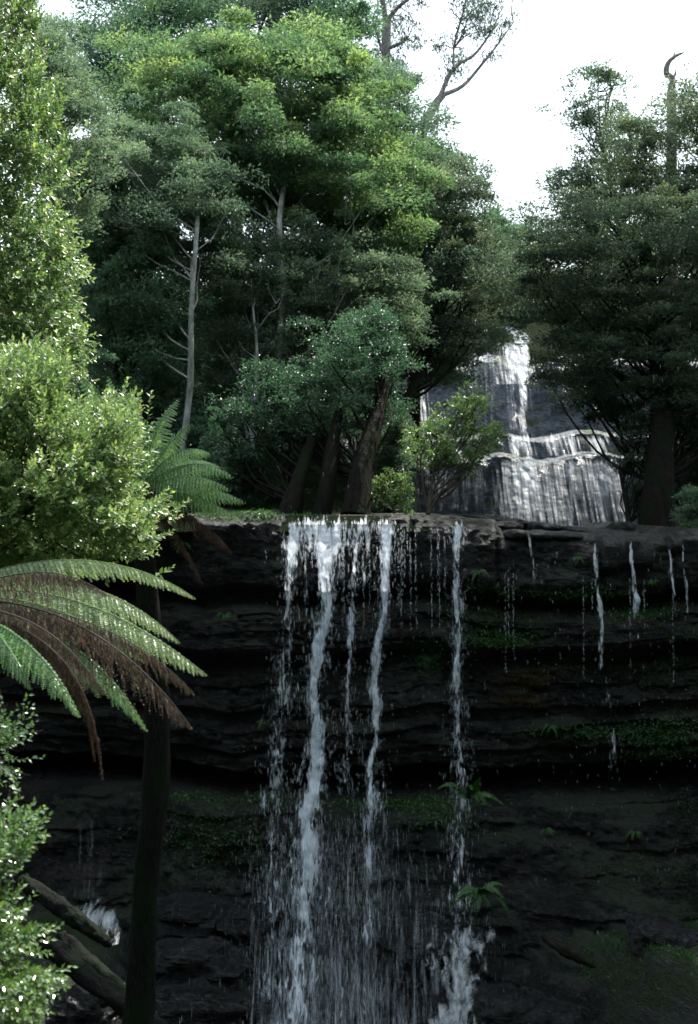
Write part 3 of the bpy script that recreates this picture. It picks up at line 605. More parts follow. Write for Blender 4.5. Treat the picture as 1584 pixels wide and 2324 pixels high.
tree('tree', 'hazy tree leaning over the rapids above the far cliff', 'tree', [(1085, 590), (1180, 575), (1225, 590), (1240, 660), (1225, 720), (1185, 700), (1160, 640), (1130, 720), (1095, 760), (1080, 680)], 58, 2.6, 40, .9, 26000, .15, 'leaf_grey', 'bark_dark', None, .15, GT, .66, 17, sparse=.1)
tree('tree', 'dark leafy tree half hidden behind the bright left bush', 'tree', [(-150, 600), (60, 620), (190, 760), (230, 900), (300, 1040), (300, 1160), (-150, 1180)], 31.5, 1.6, 90, .6, 60000, .10, 'leaf_under', 'bark_dark', None, .15, GT, .7, 18, tint=(0, .8), limbs=14)
tree('tree', 'deep shaded trees filling the slope under the big crown', 'tree', [(150, 430), (300, 380), (620, 420), (860, 500), (980, 700), (900, 960), (700, 1060), (420, 1050), (300, 900)], 44.5, 2.5, 240, .9, 170000, .135, 'leaf_under', 'bark_dark', None, .2, GT, .7, 19, tint=(.1, .95), limbs=30)
GR = 'dark trees on the right bank'
tree('tree', 'huge dark myrtle with a thick black trunk on the right bank', 'tree',
     [(1185, 600), (1175, 540), (1235, 500), (1290, 440), (1400, 470), (1500, 460), (1700, 450), (1800, 700), (1750, 1040), (1600, 1050), (1530, 1000), (1470, 1010), (1410, 960), (1330, 935), (1260, 910), (1240, 850), (1250, 790), (1270, 740), (1215, 660)],
     36.5, 3.4, 330, .72, 300000, .092, 'leaf_dark', 'bark_dark', [(1490, 1235, 33), (1497, 1100, 33.2), (1502, 960, 34), (1495, 820, 35), (1480, 680, 36), (1460, 560, 36.5)], .40, GR, .6, 20, limbs=60, sparse=.02)
tree('tree', 'open topped dark tree rising to the left peak on the right bank', 'tree', [(1300, 220), (1340, 165), (1395, 180), (1410, 240), (1440, 320), (1460, 470), (1400, 520), (1280, 500), (1225, 470), (1240, 390), (1295, 370), (1290, 290)],
     46, 2.6, 62, .8, 46000, .11, 'leaf_dark', 'bark_dark', [(1530, 1000, 45), (1470, 700, 45.5), (1400, 480, 46), (1360, 300, 46)], .2, GR, .66, 21, limbs=40, sparse=.16, tint=(.1, 1))
tree('tree', 'brownish dark tree filling the upper right corner under the dead snag', 'tree', [(1430, 260), (1500, 230), (1560, 200), (1640, 190), (1800, 260), (1800, 560), (1600, 600), (1450, 560), (1420, 400)],
     42, 2.8, 90, .9, 90000, .11, 'leaf_dark', 'bark_dark', None, .25, GR, .66, 22, limbs=40, sparse=.07, tint=(.3, 1))
tree('tree', 'shaded trees closing the valley behind the right bank tree', 'tree', [(1215, 600), (1300, 560), (1750, 540), (1750, 800), (1560, 830), (1400, 790), (1240, 770), (1250, 690)], 58, 2.0, 120, 1.1, 60000, .16, 'leaf_dark', 'bark_dark', None, .2, GR, .7, 28, limbs=20)
tree('tree', 'dark tree filling the shade behind the thick right trunk', 'tree', [(1500, 840), (1700, 820), (1700, 1190), (1520, 1190), (1510, 1100), (1500, 960)], 39, 1.6, 80, .65, 50000, .10, 'leaf_dark', 'bark_dark', None, .15, GR, .7, 29, limbs=20)
tree('tree', 'low dark shrub tree with bare boughs before the right far apron', 'tree', [(1400, 980), (1440, 960), (1480, 990), (1480, 1100), (1450, 1180), (1420, 1140), (1405, 1080)],
     34.5, 1.0, 22, .32, 7000, .07, 'leaf_dark', 'bark_dark', [(1430, 1215, 33), (1422, 1150, 33.4), (1405, 1060, 34)], .07, GR, .74, 23, limbs=28, sparse=.15)
tree('tree', 'dark forest tree behind the thick trunk at the right edge', 'tree', [(1540, 900), (1700, 880), (1750, 1150), (1600, 1190), (1555, 1120)], 36, 1.4, 40, .6, 26000, .09, 'leaf_dark', 'bark_dark', None, .15, GR, .74, 24, limbs=14)
tree('shrub', 'bluish leafy shrub at the right end of the ledge', 'shrub', [(1540, 1160), (1560, 1120), (1640, 1100), (1680, 1230), (1570, 1225)], 30.3, .6, 26, .26, 9000, .075, 'leaf_under', 'twig', None, .04, None, .6, 25, tint=(.3, 1), limbs=14)
# small sunlit tree with several stems
def stems(tb, rng):
    for a in ([(972, 1162), (985, 1110), (1015, 1060), (1050, 1010), (1085, 960)], [(972, 1162), (960, 1100), (955, 1040), (970, 980)], [(974, 1160), (1000, 1120), (1050, 1090), (1075, 1060)], [(944, 1162), (945, 1090), (948, 1020)], [(972, 1162), (978, 1120), (985, 1060), (1000, 1000)]):
        tube(tb, [P(x, y, 31.2+.1*i) for i, (x, y) in enumerate(a)], np.linspace(.035, .010, len(a)), 6)
tree('sapling', 'small sunlit many-stemmed tree on the lip before the far cascades', 'tree', [(925, 1040), (935, 990), (980, 960), (1030, 930), (1045, 895), (1075, 880), (1100, 905), (1110, 940), (1135, 960), (1145, 1000), (1110, 1030), (1100, 1060), (1060, 1070), (1000, 1050), (960, 1080)],
     31.6, .8, 80, .24, 10500, .08, 'leaf_bright', 'twig', [(972, 1166, 31.2), (975, 1120, 31.3), (990, 1060, 31.4)], .05, None, .95, 26, limbs=30, extra=stems, sparse=.10, tint=(.1, .9))
tree('shrub', 'low yellow green shrub between the black trunks and the small sunlit tree', 'shrub', [(838, 1150), (845, 1090), (880, 1065), (925, 1085), (935, 1130), (920, 1160)], 31.8, .6, 34, .2, 5200, .07, 'leaf_bright', 'twig', None, .03, None, .95, 27, limbs=14, sparse=.1)
for i, (poly, lb, m_) in enumerate([([(470, 1060), (520, 1030), (600, 1060), (640, 1100), (640, 1165), (520, 1170), (480, 1120)], 'dark leafy shrub on the lip between the upper tree fern and the black trunks', 'leaf_under'),
     ([(860, 1000), (900, 940), (930, 960), (925, 1040), (890, 1080), (860, 1060)], 'grey twiggy shrub behind the rightmost black trunk', 'leaf_grey'),
     ([(380, 960), (440, 930), (500, 960), (500, 1060), (420, 1060)], 'dark shrub behind the upper tree fern beside the slender trunk', 'leaf_under'),
     ([(180, 900), (280, 860), (380, 900), (400, 1020), (300, 1060), (190, 1040)], 'dark shrub in the shadow behind the left bush', 'leaf_under')]):
    tree('shrub', lb, 'shrub', poly, 33.5+i*.8, .9, 34, .38, 15000, .08, m_, 'twig', None, .05, 'shrubs of the understorey', .55, 40+i, limbs=16, tint=(0, .8))

# eucalypts against the sky and the dead snag
def gum(label, lines, Y, seed, nl, poly):
    rng = np.random.default_rng(seed); p0 = P(*lines[0][0][:2], Y); root = empty('gum_tree', (p0[0], Y, float(up_z(p0[0], Y))-.1), label, 'tree', 'pale gum trees against the sky')
    tb = MB(); p = [np.array(root.location)] + [P(a, b_, Y) for a, b_, _ in lines[0]]
    tube(tb, p, [lines[0][0][2]*1.25*K*Y/2]+[w*K*Y/2 for _, _, w in lines[0]], 9)
    ends = []
    for ln in lines[1:]:
        q = [P(a, b_, Y+i*.4*(-1)**seed) for i, (a, b_, _) in enumerate(ln)]; tube(tb, q, [w*K*Y/2 for _, _, w in ln], 7)
        ends += q[1:]
    C = sample_clumps(poly, Y, 2.5, 34, rng, 1.0)
    E = np.array(ends+p[-2:])
    for c in C:
        k = np.argmin(np.linalg.norm(E-c, axis=1)); limb(tb, E[k], c, .035, .012, rng, bend=-.2)
    tb.build('trunk', M['bark_gum'], root)
    w = rng.integers(0, len(C), nl); v = norm(rng.normal(0, 1, (nl, 3))); O = C[w]+v*(rng.random(nl)**.6)[:, None]*np.array([.9, .9, .7])*.9
    k = fbm(O[:, 0], O[:, 1], O[:, 2], 3, seed) > .0; O = O[k]; n = len(O)
    lb = MB(); leaves(lb, O, np.tile([0, 0, -1.], (n, 1))+rng.normal(0, .5, (n, 3)), rng.normal(0, 1, (n, 3)), .17, .045, rng.random(n)); lb.build('crown', M['leaf_gum'], root, smooth=False)
gum('pale straight gum tree cut by the top edge above the big crown', [[(878, 260, 22), (877, 170, 20), (876, 100, 22), (878, 40, 20)], [(878, 60, 14), (868, 0, 12), (855, -60, 8)], [(880, 45, 12), (905, 15, 9), (950, -20, 7)], [(880, 110, 10), (905, 100, 8), (925, 88, 5)], [(878, 150, 8), (862, 100, 6), (845, 40, 5)]], 64, 31, 9000, [(820, -60), (960, -60), (960, 60), (940, 150), (860, 150), (840, 60)])
gum('leaning pale gum tree with forked bare boughs against the white sky', [[(955, 330, 24), (980, 250, 20), (1005, 215, 17)], [(1005, 215, 12), (1050, 195, 9), (1090, 150, 7), (1130, 100, 5), (1165, 50, 3)], [(1000, 215, 12), (1020, 170, 10), (1040, 145, 9), (1075, 125, 7), (1110, 80, 5), (1130, 40, 4)], [(1030, 155, 6), (1030, 110, 5), (1045, 50, 4), (1060, -10, 3)]], 60, 32, 11000, [(990, 120), (1010, 40), (1030, -60), (1180, -60), (1170, 40), (1120, 120), (1060, 130), (1010, 180)])
rt = empty('dead_tree', P(1522, 300, 44) - np.array([0, 0, 10.]), 'bare dead snag with a hooked tip against the sky at the upper right', 'tree')
rt.location[2] = float(up_z(rt.location[0], 44))-.1
tb = MB(); tube(tb, [np.array(rt.location), P(1524, 300, 44), P(1522, 215, 44), P(1526, 180, 44), P(1513, 165, 44), P(1517, 142, 44), P(1532, 128, 44), P(1552, 119, 44)], [.3, .16, .11, .10, .09, .08, .06, .02], 8, .15)
tube(tb, [P(1524, 182, 44), P(1532, 170, 44), P(1532, 156, 44)], [.06, .035, .012], 6); tube(tb, [P(1530, 128, 44), P(1530, 115, 44)], [.04, .012], 6)
tb.build('trunk', M['bark_gum'], rt)

# ------------------------------------------------------------------ foreground bushes made of leafy sprigs
def bush(name, label, poly, Y, thick, nsprig, L, mat, seed, trunk, tint=(.1, 1), ratio=.55, per=12, twl=.2, shell=.5, out=(.35, -.15, .75)):
    rng = np.random.default_rng(seed); poly_ = np.array(poly, float); lo, hi = poly_.min(0), poly_.max(0)
    c = rng.uniform(lo, hi, (nsprig*8, 2)); c = c[in_poly(c[:, 0], c[:, 1], poly)]
    e = edge_dist(c[:, 0], c[:, 1], poly); c = c[:nsprig*3]; e = e[:nsprig*3]
    R = max(e.max()*.7, 1); h = np.sqrt(np.maximum(0, 1-(1-np.minimum(e/R, 1))**2))
    d = -thick*h*(1-rng.random(len(c))**1.6*1.6); Yv = Y+d
    O = np.stack([(c[:, 0]-W/2)*K*Yv, Yv, CZ+(H/2-c[:, 1])*K*Yv], -1)
    lump = fbm(O[:, 0]*3.0, O[:, 1]*2.0, O[:, 2]*3.4, 4, seed)+.35*fbm(O[:, 0]*9, O[:, 1]*7, O[:, 2]*10, 2, seed+1); O = O[lump > -.22][:nsprig]; ns = len(O)
    cen = P(*poly_.mean(0), Y)
    O = O + norm(O-cen)*(rng.exponential(.05, (ns, 1))*(rng.random((ns, 1)) > .6))*Y/10
    rad = norm(O-cen); A = norm(rad*.6+np.array(out)+rng.normal(0, .35, (ns, 3)))
    side = norm(np.cross(A, rng.normal(0, 1, (ns, 3)))); up = np.cross(A, side)
    t = (np.arange(per)+.5)/per
    ph = np.arange(per)*2.4
    S = side[:, None]*np.cos(ph)[None, :, None]+up[:, None]*np.sin(ph)[None, :, None]
    pos = O[:, None]+A[:, None]*(t[None, :, None]*twl*rng.uniform(.6, 1.2, (ns, 1, 1)))
    sc = (1-.35*t)[None, :]*rng.uniform(.7, 1.15, (ns, per))
    Dv = norm(S*(1.1-.6*t)[None, :, None]+A[:, None]*.8+rng.normal(0, .2, (ns, per, 3)))
    Nv = norm(.3*A[:, None]-.2*S+np.array([.18, -.50, .62])+rng.normal(0, .30, (ns, per, 3)))
    tn = np.clip(.34+.40*t[None]**2+rng.normal(0, .14, (ns, per))+rng.normal(0, .1, (ns, 1)), 0, 1)*(tint[1]-tint[0])+tint[0]
    root = empty(name, [*[float(q) for q in P(*trunk[0])]], label, 'shrub')
    g = float(floor_z(root.location[0], root.location[1])); tp = [P(*q) for q in trunk]
    if root.location[2] > g: root.location[2] = g-.1; tp = [np.array(root.location)]+tp
    lb = MB(); leaves(lb, pos.reshape(-1, 3), Dv.reshape(-1, 3), Nv.reshape(-1, 3), (L*sc).ravel(), (L*sc*ratio).ravel(), tn.ravel(), .11); lb.build('foliage', M[mat], root, smooth=False)
    tb = MB(); tube(tb, tp, np.linspace(.07, .02, len(tp)), 8, .1); tp = np.array(tp)
    for k in rng.permutation(ns)[:min(ns, 90)]:
        q = tp[rng.integers(max(0, len(tp)-3), len(tp))]; limb(tb, q, O[k], .014, .003, rng, bend=.15, sides=4)
    for k in rng.permutation(ns)[:min(ns, 1500)]:
        tube(tb, [O[k]-A[k]*twl*.3, O[k]+A[k]*twl*.9], [.0025, .001], 3, sub=1)
    tb.build('stem', M['twig'], root)
bush('shrub', 'tall bright green glossy bush filling the upper left edge', [(-300, -200), (90, -200), (84, -60), (70, 0), (92, 60), (70, 110), (112, 170), (104, 215), (140, 262), (132, 330), (156, 372), (120, 430), (148, 500), (140, 545), (176, 600), (160, 655), (184, 720), (166, 790), (180, 850), (120, 900), (-300, 920)], 12.5, 1.1, 6600, .066, 'leaf_bright', 60, [(-260, 1500, 12.5), (-200, 700, 12.5), (-120, 200, 12.5)], per=11, twl=.20)
bush('shrub', 'bright yellow green sunlit bush at left centre above the foreground fern', [(-300, 830), (90, 815), (155, 850), (150, 930), (190, 965), (215, 935), (270, 925), (300, 975), (295, 1030), (280, 1070), (295, 1140), (350, 1135), (362, 1165), (320, 1185), (335, 1220), (270, 1240), (225, 1280), (140, 1290), (20, 1320), (-300, 1330)], 9.8, .9, 5200, .054, 'leaf_bright', 61, [(-250, 1700, 9.8), (-150, 1300, 9.8), (0, 1150, 9.7), (120, 1080, 9.6)], tint=(.25, 1), per=12, twl=.16)
bush('shrub', 'glossy dark green shrub in the lower left corner', [(-200, 1860), (0, 1868), (50, 1872), (88, 1895), (80, 1915), (40, 1920), (60, 1955), (20, 2000), (-10, 2040), (40, 2060), (60, 2095), (40, 2130), (10, 2170), (70, 2200), (112, 2195), (105, 2220), (80, 2245), (50, 2300), (20, 2400), (-200, 2400)], 6.1, .35, 950, .040, 'leaf_gloss', 62, [(-150, 2500, 6.1), (-60, 2250, 6.1), (0, 2150, 6.1)], tint=(.3, 1), per=11, twl=.13, out=(.6, -.1, .35))
bush('shrub', 'few green leafy twigs at the left edge under the foreground fern', [(-160, 1650), (0, 1662), (22, 1680), (25, 1705), (0, 1715), (-5, 1745), (-160, 1750)], 6.6, .2, 90, .036, 'leaf_gloss', 63, [(-200, 2000, 6.6), (-120, 1720, 6.6)], tint=(.1, .7), out=(.6, -.1, .3))

# ------------------------------------------------------------------ ferns
def bez(p, n):
    p = np.array(p, float); t = np.linspace(0, 1, n)[:, None]
    if len(p) == 3: return (1-t)**2*p[0]+2*t*(1-t)*p[1]+t**2*p[2]
    return (1-t)**3*p[0]+3*t*(1-t)**2*p[1]+3*t*t*(1-t)*p[2]+t**3*p[3]
def frond(parent, ctrl, plen, mat, name='frond', droop=.55, npair=44, npin=15, seed=0, label=None, side=(0, -1, 0), curl=0., width=1., stalk=None, dead=False, stem_clear=.1):
    """one bipinnate frond: rachis along ctrl (3D points), pinnae of length plen both sides, each with leaflets"""
    rng = np.random.default_rng(seed); R = bez(ctrl, npair+1); T = norm(np.gradient(R, axis=0)); mb = MB()
    tot = np.linalg.norm(np.diff(R, axis=0), axis=1).sum()
    tube(mb, R[::2], np.linspace(.012, .003, len(R[::2]))*max(plen*2.2, .4), 5, sub=1, tint=.3 if not dead else .1)
    s0 = np.array(side, float); gap = tot/npair
    for sg in (-1, 1):
        t = np.linspace(0, 1, npair+1)[1:]; k = t > stem_clear; idx = np.arange(1, npair+1)[k]; t = t[k]
        prof = np.sin(np.clip((t-stem_clear*.5)/.42, 0, 1)*math.pi/2)**.6*np.clip(1.12*(1-t)**.72, 0, 1)*plen+.010
        S = norm(np.cross(T[idx], np.cross(s0, T[idx])))*sg
        dirn = norm(S*(1-.5*droop)+T[idx]*.42+np.array([0, 0, -1.])*droop+rng.normal(0, .05+.16*dead, (len(idx), 3)))
        prof = prof*(rng.uniform(.55, 1.1, len(idx)) if dead else rng.uniform(.82, 1.08, len(idx)))
        q = np.linspace(0, 1, npin+1)
        # each pinna arcs downward
        pts = R[idx][:, None]+dirn[:, None]*(q[None, :, None]*prof[:, None, None])
        pts = pts + np.array([0, 0, -1.])*(q**2)[None, :, None]*prof[:, None, None]*(.22+.6*droop*.5+curl) + T[idx][:, None]*(q**2)[None, :, None]*prof[:, None, None]*.22
        if dead: pts = pts + rng.normal(0, .10, (len(idx), 1, 3))*(q**2)[None, :, None]*prof[:, None, None]
        pt = norm(np.gradient(pts, axis=1))
        a = pts[:, :-1].reshape(-1, 3); ad = pt[:, :-1].reshape(-1, 3)
        ws = (np.minimum(gap*.95, .06)*width*(1-q[:-1]**1.6*.85))[None, :]*np.clip(prof/plen+.35, 0, 1)[:, None]
        ws = ws.ravel()*rng.uniform(.8, 1.15, ws.size); wv = np.repeat(prof/npin*1.75, npin)
        base = np.repeat(T[idx], npin, 0)
        pn = norm(np.cross(base, ad))*(-sg)
        pn = np.where(pn[:, 2:3] < 0, -pn, pn)
        for s2 in (-1, 1):
            cross = norm(np.cross(pn, ad))*s2
            d2 = norm(cross*(1-.72*dead)+ad*(.45+.75*dead)+(-.15-.25*dead)*pn+rng.normal(0, .08+.16*dead, a.shape))
            tn = np.clip(rng.normal(.5, .14, len(a))+.1*s2, 0, 1)
            leaves(mb, a, d2, pn+rng.normal(0, .1+.5*dead, a.shape), ws*(1+.9*dead), wv*(1-.62*dead), tn, .1)
    o = mb.build(name, M[mat], parent, smooth=False)
    if label: o['label'] = label
    return o
# upper tree fern: centre behind the bright bush, trunk shows again lower down
Yf = 15.0
ft = empty('tree_fern', P(300, 2290, Yf), 'tree fern at left centre with green fronds and a tall mossy trunk', 'tree fern', 'tree ferns on the left bank')
tb = MB(); tube(tb, [P(312, 2340, Yf), P(322, 2150, Yf), P(332, 2000, Yf), P(352, 1800, Yf), P(356, 1600, Yf), P(335, 1350, Yf), P(318, 1130, Yf)], [.17, .14, .135, .14, .135, .12, .10], 18, .12, sub=8)
tb.build('trunk', M['bark_fern'], ft)
c0 = (316, 1115)
def f2(tip, mid, Yt, plen, mat='fern', name='frond', base=c0, **k):
    Yb = k.pop('Yb', Yf)
    frond(ft, [P(*base, Yb), P(*mid, (Yb+Yt)/2), P(*tip, Yt)], plen, mat, name, **k)
FR = [((245, 856), (262, 960), 15.4, .26, .2), ((405, 905), (345, 960), 15.2, .27, .3), ((180, 838), (225, 940), 15.6, .26, .25), ((372, 950), (335, 1000), 14.4, .24, .45), ((432, 962), (370, 1010), 14.9, .26, .35),
      ((478, 1030), (400, 985), 14.6, .26, .6), ((528, 1082), (430, 1010), 14.3, .27, .65), ((522, 1112), (430, 1050), 13.9, .25, .7), ((556, 1140), (450, 1080), 14.6, .25, .8),
      ((545, 1180), (430, 1100), 14.0, .22, .85), ((170, 960), (240, 980), 14.2, .25, .4), ((500, 1060), (410, 1010), 15.4, .25, .55), ((300, 900), (300, 980), 15.5, .25, .2)]
for i, (tip, mid, Yt, pl, dr) in enumerate(FR): f2(tip, mid, Yt, pl, 'fern_mid', droop=dr, seed=100+i, npair=27, npin=13, width=.72, side=(.25, -1, 0) if dr > .38 else (.8, -.55, 0))
for i, (tip, mid, Yt, pl, dr, lb) in enumerate([((525, 1252), (450, 1160), 14.6, .26, .95, 'brown dead frond hanging out to the right'), ((460, 1325), (400, 1180), 14.6, .24, 1.0, 'dark brown dead frond hanging lowest'),
      ((350, 1245), (350, 1060), 14.4, .2, 1.0, 'brown dead frond hanging straight down'), ((410, 1200), (390, 1090), 14.3, .24, 1., 'short brown dead frond under the green ones'), ((540, 1165), (430, 1125), 14.2, .16, 1., 'brown withered underside frond')]):
    f2(tip, mid, Yt, pl, 'dead_red' if i != 4 else 'dead', 'dead_frond', droop=dr, seed=130+i, npair=40, npin=12, dead=True, label=lb)
# foreground tree fern: centre just left of the frame
Yg = 8.6
fg = empty('tree_fern', P(-190, 2300, Yg), 'foreground tree fern at left edge, pale sunlit fronds over brown dead ones', 'tree fern', 'tree ferns on the left bank')
tb = MB(); tube(tb, [P(-200, 2350, Yg), P(-190, 1800, Yg), P(-180, 1400, Yg)], [.13, .12, .11], 16, .12, sub=8); tb.build('trunk', M['bark_fern'], fg)
def f3(ctrl, plen, mat='fern_pale', name='frond', **k):
    frond(fg, [P(*c) for c in ctrl], plen, mat, name, **k)
B = (-180, 1370)
GF = [([(*B, 8.6), (60, 1225, 8.7), (300, 1255, 8.6), (440, 1356, 8.5)], .17, .6), ([(*B, 8.6), (50, 1280, 8.3), (250, 1300, 8.2), (405, 1456, 8.1)], .27, .6),
      ([(*B, 8.6), (60, 1290, 8.2), (270, 1370, 8.0), (466, 1530, 7.8)], .34, .62), ([(*B, 8.6), (60, 1400, 7.9), (210, 1440, 7.7), (332, 1655, 7.6)], .26, .75),
      ([(*B, 8.6), (-60, 1390, 7.7), (70, 1400, 7.2), (180, 1622, 7.1)], .30, .7), ([(*B, 8.6), (-50, 1290, 8.9), (120, 1300, 9.0), (270, 1400, 9.1)], .22, .5),
      ([(*B, 8.6), (-90, 1350, 7.6), (-20, 1380, 7.3), (70, 1560, 7.2)], .26, .75), ([(*B, 8.6), (0, 1330, 8.1), (150, 1360, 8.0), (330, 1500, 7.95)], .22, .7)]
for i, (c, pl, dr) in enumerate(GF): f3(c, pl, 'fern_pale' if i in (0, 1, 2, 5, 7) else 'fern_mid', droop=dr, seed=200+i, npair=56, npin=18)
DF = [([(*B, 8.6), (60, 1330, 7.8), (260, 1410, 7.6), (432, 1648, 7.5)], .34, 'brown dead frond sweeping to the right under the pale ones', 'dead'),
      ([(*B, 8.6), (80, 1340, 7.9), (300, 1420, 7.7), (438, 1572, 7.6)], .20, 'brown withered frond just under the longest green one', 'dead'),
      ([(*B, 8.6), (60, 1400, 7.6), (205, 1450, 7.3), (233, 1762, 7.1)], .17, 'russet dead frond hanging down to a point', 'dead_red'),
      ([(*B, 8.6), (60, 1400, 7.6), (190, 1450, 7.3), (215, 1720, 7.2)], .15, 'russet dead frond beside the pointed one', 'dead_red'),
      ([(*B, 8.6), (40, 1290, 8.0), (120, 1270, 7.9), (242, 1348, 7.8)], .22, 'brown dead frond lying over the pale ones', 'dead'),
      ([(*B, 8.6), (60, 1360, 8.0), (200, 1440, 7.9), (330, 1650, 7.9)], .22, 'dark brown frond behind the green tip', 'dead'),
      ([(*B, 8.6), (20, 1370, 7.7), (120, 1400, 7.55), (235, 1570, 7.5)], .32, 'brown dead frond in the middle of the skirt', 'dead'),
      ([(*B, 8.6), (-60, 1400, 7.7), (-10, 1480, 7.3), (14, 1640, 7.1)], .15, 'russet dead frond at the left edge', 'dead_red')]
for i, (c, pl, lb, mt) in enumerate(DF): f3(c, pl, mt, 'dead_frond', droop=1.05, seed=230+i, npair=74, npin=16, dead=True, label=lb, curl=.12)

# small ferns on the shelves of the cliff
def shelf_fern(px, py, Y, size, nf, seed, label, group, mat='fern_shade', hang=.5):
    rng = np.random.default_rng(seed); c = P(px, py, Y); root = empty('fern', c, label, 'fern', group)
    for k in range(nf):
        a = math.pi + math.pi*(k+.5)/nf + rng.normal(0, .35); L = size*rng.uniform(.45, 1.25)      # fans out towards the gorge
        d = np.array([math.cos(a), math.sin(a)*.7, 0])
        ctrl = [c, c+d*L*.45+np.array([0, 0, L*rng.uniform(.3, .8)]), c+d*L+np.array([0, 0, L*(rng.uniform(-.1, .8)-hang)])]
        frond(root, ctrl, L*.22, mat, droop=.25, npair=14, npin=4, seed=seed*31+k, width=1.4, side=(math.sin(a), -math.cos(a), .0), stem_clear=.05)
def shY(px, py): return float(cliff_y(np.array([(px-W/2)*K*28.6]), np.array([CZ+(H/2-py)*K*28.6]))[0])-.1
GFN = 'small ferns on the dark cliff shelves'
shelf_fern(1085, 2030, 26.4, .60, 15, 301, 'bushy green fern on the point above the lower right bank', GFN)
shelf_fern(1062, 1812, 27.6, .62, 8, 302, 'fern with long fronds reaching right on the cave shelf', GFN, hang=.1)
ORD = ['first', 'second', 'third', 'fourth', 'fifth', 'sixth', 'seventh', 'eighth', 'ninth', 'tenth']
for i, px in enumerate([395, 425, 455, 490, 520, 548, 575, 602, 780, 812, 868, 893, 915, 938, 960, 985, 1010, 1035]):
    left = px < 700
    shelf_fern(px, 1800+RNG.uniform(-8, 10)+(12 if not left else 0), shY(px, 1812), .24+.14*RNG.random(), 9, 310+i,
               f'{ORD[i]} small fern from the mossy trunk on the cave shelf' if left else f'{ORD[i-8]} small fern right of the broadest fall on the cave shelf', GFN + (', left row' if left else ', right row'))
for i, (px, py, lb) in enumerate([(975, 1490, 'leafy tuft hanging on the rock left of the ragged stream'), (1250, 1650, 'small fern on a low shelf under the ochre moss'), (1310, 1270, 'tuft of fern under the lip left of the bright trickle'), (1480, 1320, 'fern tuft hanging under the pale grey block'), (1085, 1300, 'fern tuft in the undercut right of the ragged stream'), (1500, 1380, 'fern tuft on the right hand shelf'), (1440, 1890, 'dim fern on the earth bank at the right'), (510, 1395, 'lone fern tuft on the dark wall left of the streams'), (1240, 1885, 'dim fern on the ledge above the earth bank'), (600, 1640, 'dim fern tuft left of the broadest fall'), (415, 1235, 'green fern sprig in the dark below the upper tree fern')]):
    shelf_fern(px, py, shY(px, py), .20 if px != 975 else .36, 11, 350+i, lb, GFN, hang=.8)

# ------------------------------------------------------------------ moss and leafy ground cover on the cliff and banks
def cover(name, n, mask, L, mat, label, seed, ratio=.5):
    rng = np.random.default_rng(seed); X, Y, Z = CLIFF; PX = W/2+X/(K*Y); PY = H/2-(Z-CZ)/(K*Y)
    w = mask(PX, PY, X, Y, Z); w = np.clip(w, 0, None).ravel(); w /= w.sum()
    idx = rng.choice(w.size, n, p=w); dx = (xs[1]-xs[0])
    O = np.stack([X.ravel()[idx], Y.ravel()[idx], Z.ravel()[idx]], -1)+rng.normal(0, 1, (n, 3))*np.array([dx*.6, .012, .012])-np.array([0, .01, 0])
    mb = MB(); D = norm(np.array([0, -.8, .1])+rng.normal(0, .7, (n, 3))); l = L*rng.uniform(.5, 1.4, n)
    leaves(mb, O, D, norm(np.array([0, -.4, .8])+rng.normal(0, .4, (n, 3))), l, l*ratio, np.clip(rng.normal(.45, .22, n), 0, 1))
    tag(mb.build(name, M[mat], smooth=False), label, 'moss', None, 'stuff')
def mk(PX, PY, X, Y, Z):
    g = np.gradient(Y, axis=0)/np.gradient(Z, axis=0)           # dY/dZ > 0 : shelf tops
    up = np.clip(g, 0, 3)
    nz = fbm(X*.9, Z*1.6, 2, 4, 201)
    zone = sstep(.05, .5, nz)*sstep(1310, 1350, PY)*(1-sstep(1500, 1560, PY)*(1-sstep(1250, 1400, PX)*.6))*sstep(850, 950, PX)
    low = sstep(1800, 1830, PY)*(.15+.5*sstep(.1, .5, nz))*(1-sstep(1990, 2060, PY)*(1-sstep(1050, 1150, PX)))
    left = sstep(-.1, .5, nz)*.15*sstep(1200, 1300, PY)
    return zone*(.5+up)+low*(.4+up)+left*.5*up + .8*sstep(.2, .5, nz)*sstep(930, 960, PX)*(1-sstep(1010, 1040, PX))*sstep(1220, 1260, PY)*(1-sstep(1420, 1450, PY))
cover('moss', 60000, mk, .045, 'moss', 'dark green moss and small leaves on the cliff shelves', 401)
def blob(PX, PY, cx, cy, rx, ry): return np.exp(-(((PX-cx)/rx)**2+((PY-cy)/ry)**2))
cover('ochre_moss', 2600, lambda PX, PY, X, Y, Z: (blob(PX, PY, 1190, 1592, 45, 7)*2.5+blob(PX, PY, 1215, 1530, 40, 14)+.7*blob(PX, PY, 1185, 1555, 50, 25)), .03, 'moss_gold', 'ochre yellow moss patch on the right centre rock', 402)
cover('leafy_cover', 26000, lambda PX, PY, X, Y, Z: (blob(PX, PY, 560, 1168, 110, 9)*.5+blob(PX, PY, 500, 1812, 130, 9)+blob(PX, PY, 930, 1822, 130, 11)*1.6+.5*blob(PX, PY, 1000, 1850, 60, 20)+.25*blob(PX, PY, 480, 1900, 120, 60))*1.2+blob(PX, PY, 1100, 1345, 70, 10)+blob(PX, PY, 1330, 1355, 90, 12)*1.6+blob(PX, PY, 1450, 1385, 60, 14)*1.5+blob(PX, PY, 980, 1340, 60, 10)+blob(PX, PY, 1130, 1450, 60, 14)+blob(PX, PY, 1320, 1660, 90, 12)*.6+blob(PX, PY, 1500, 1680, 60, 40)*.7+blob(PX, PY, 975, 1490, 26, 22)*1.2, .06, 'fern_shade', 'small bright leaved plants along the cliff shelves', 403)
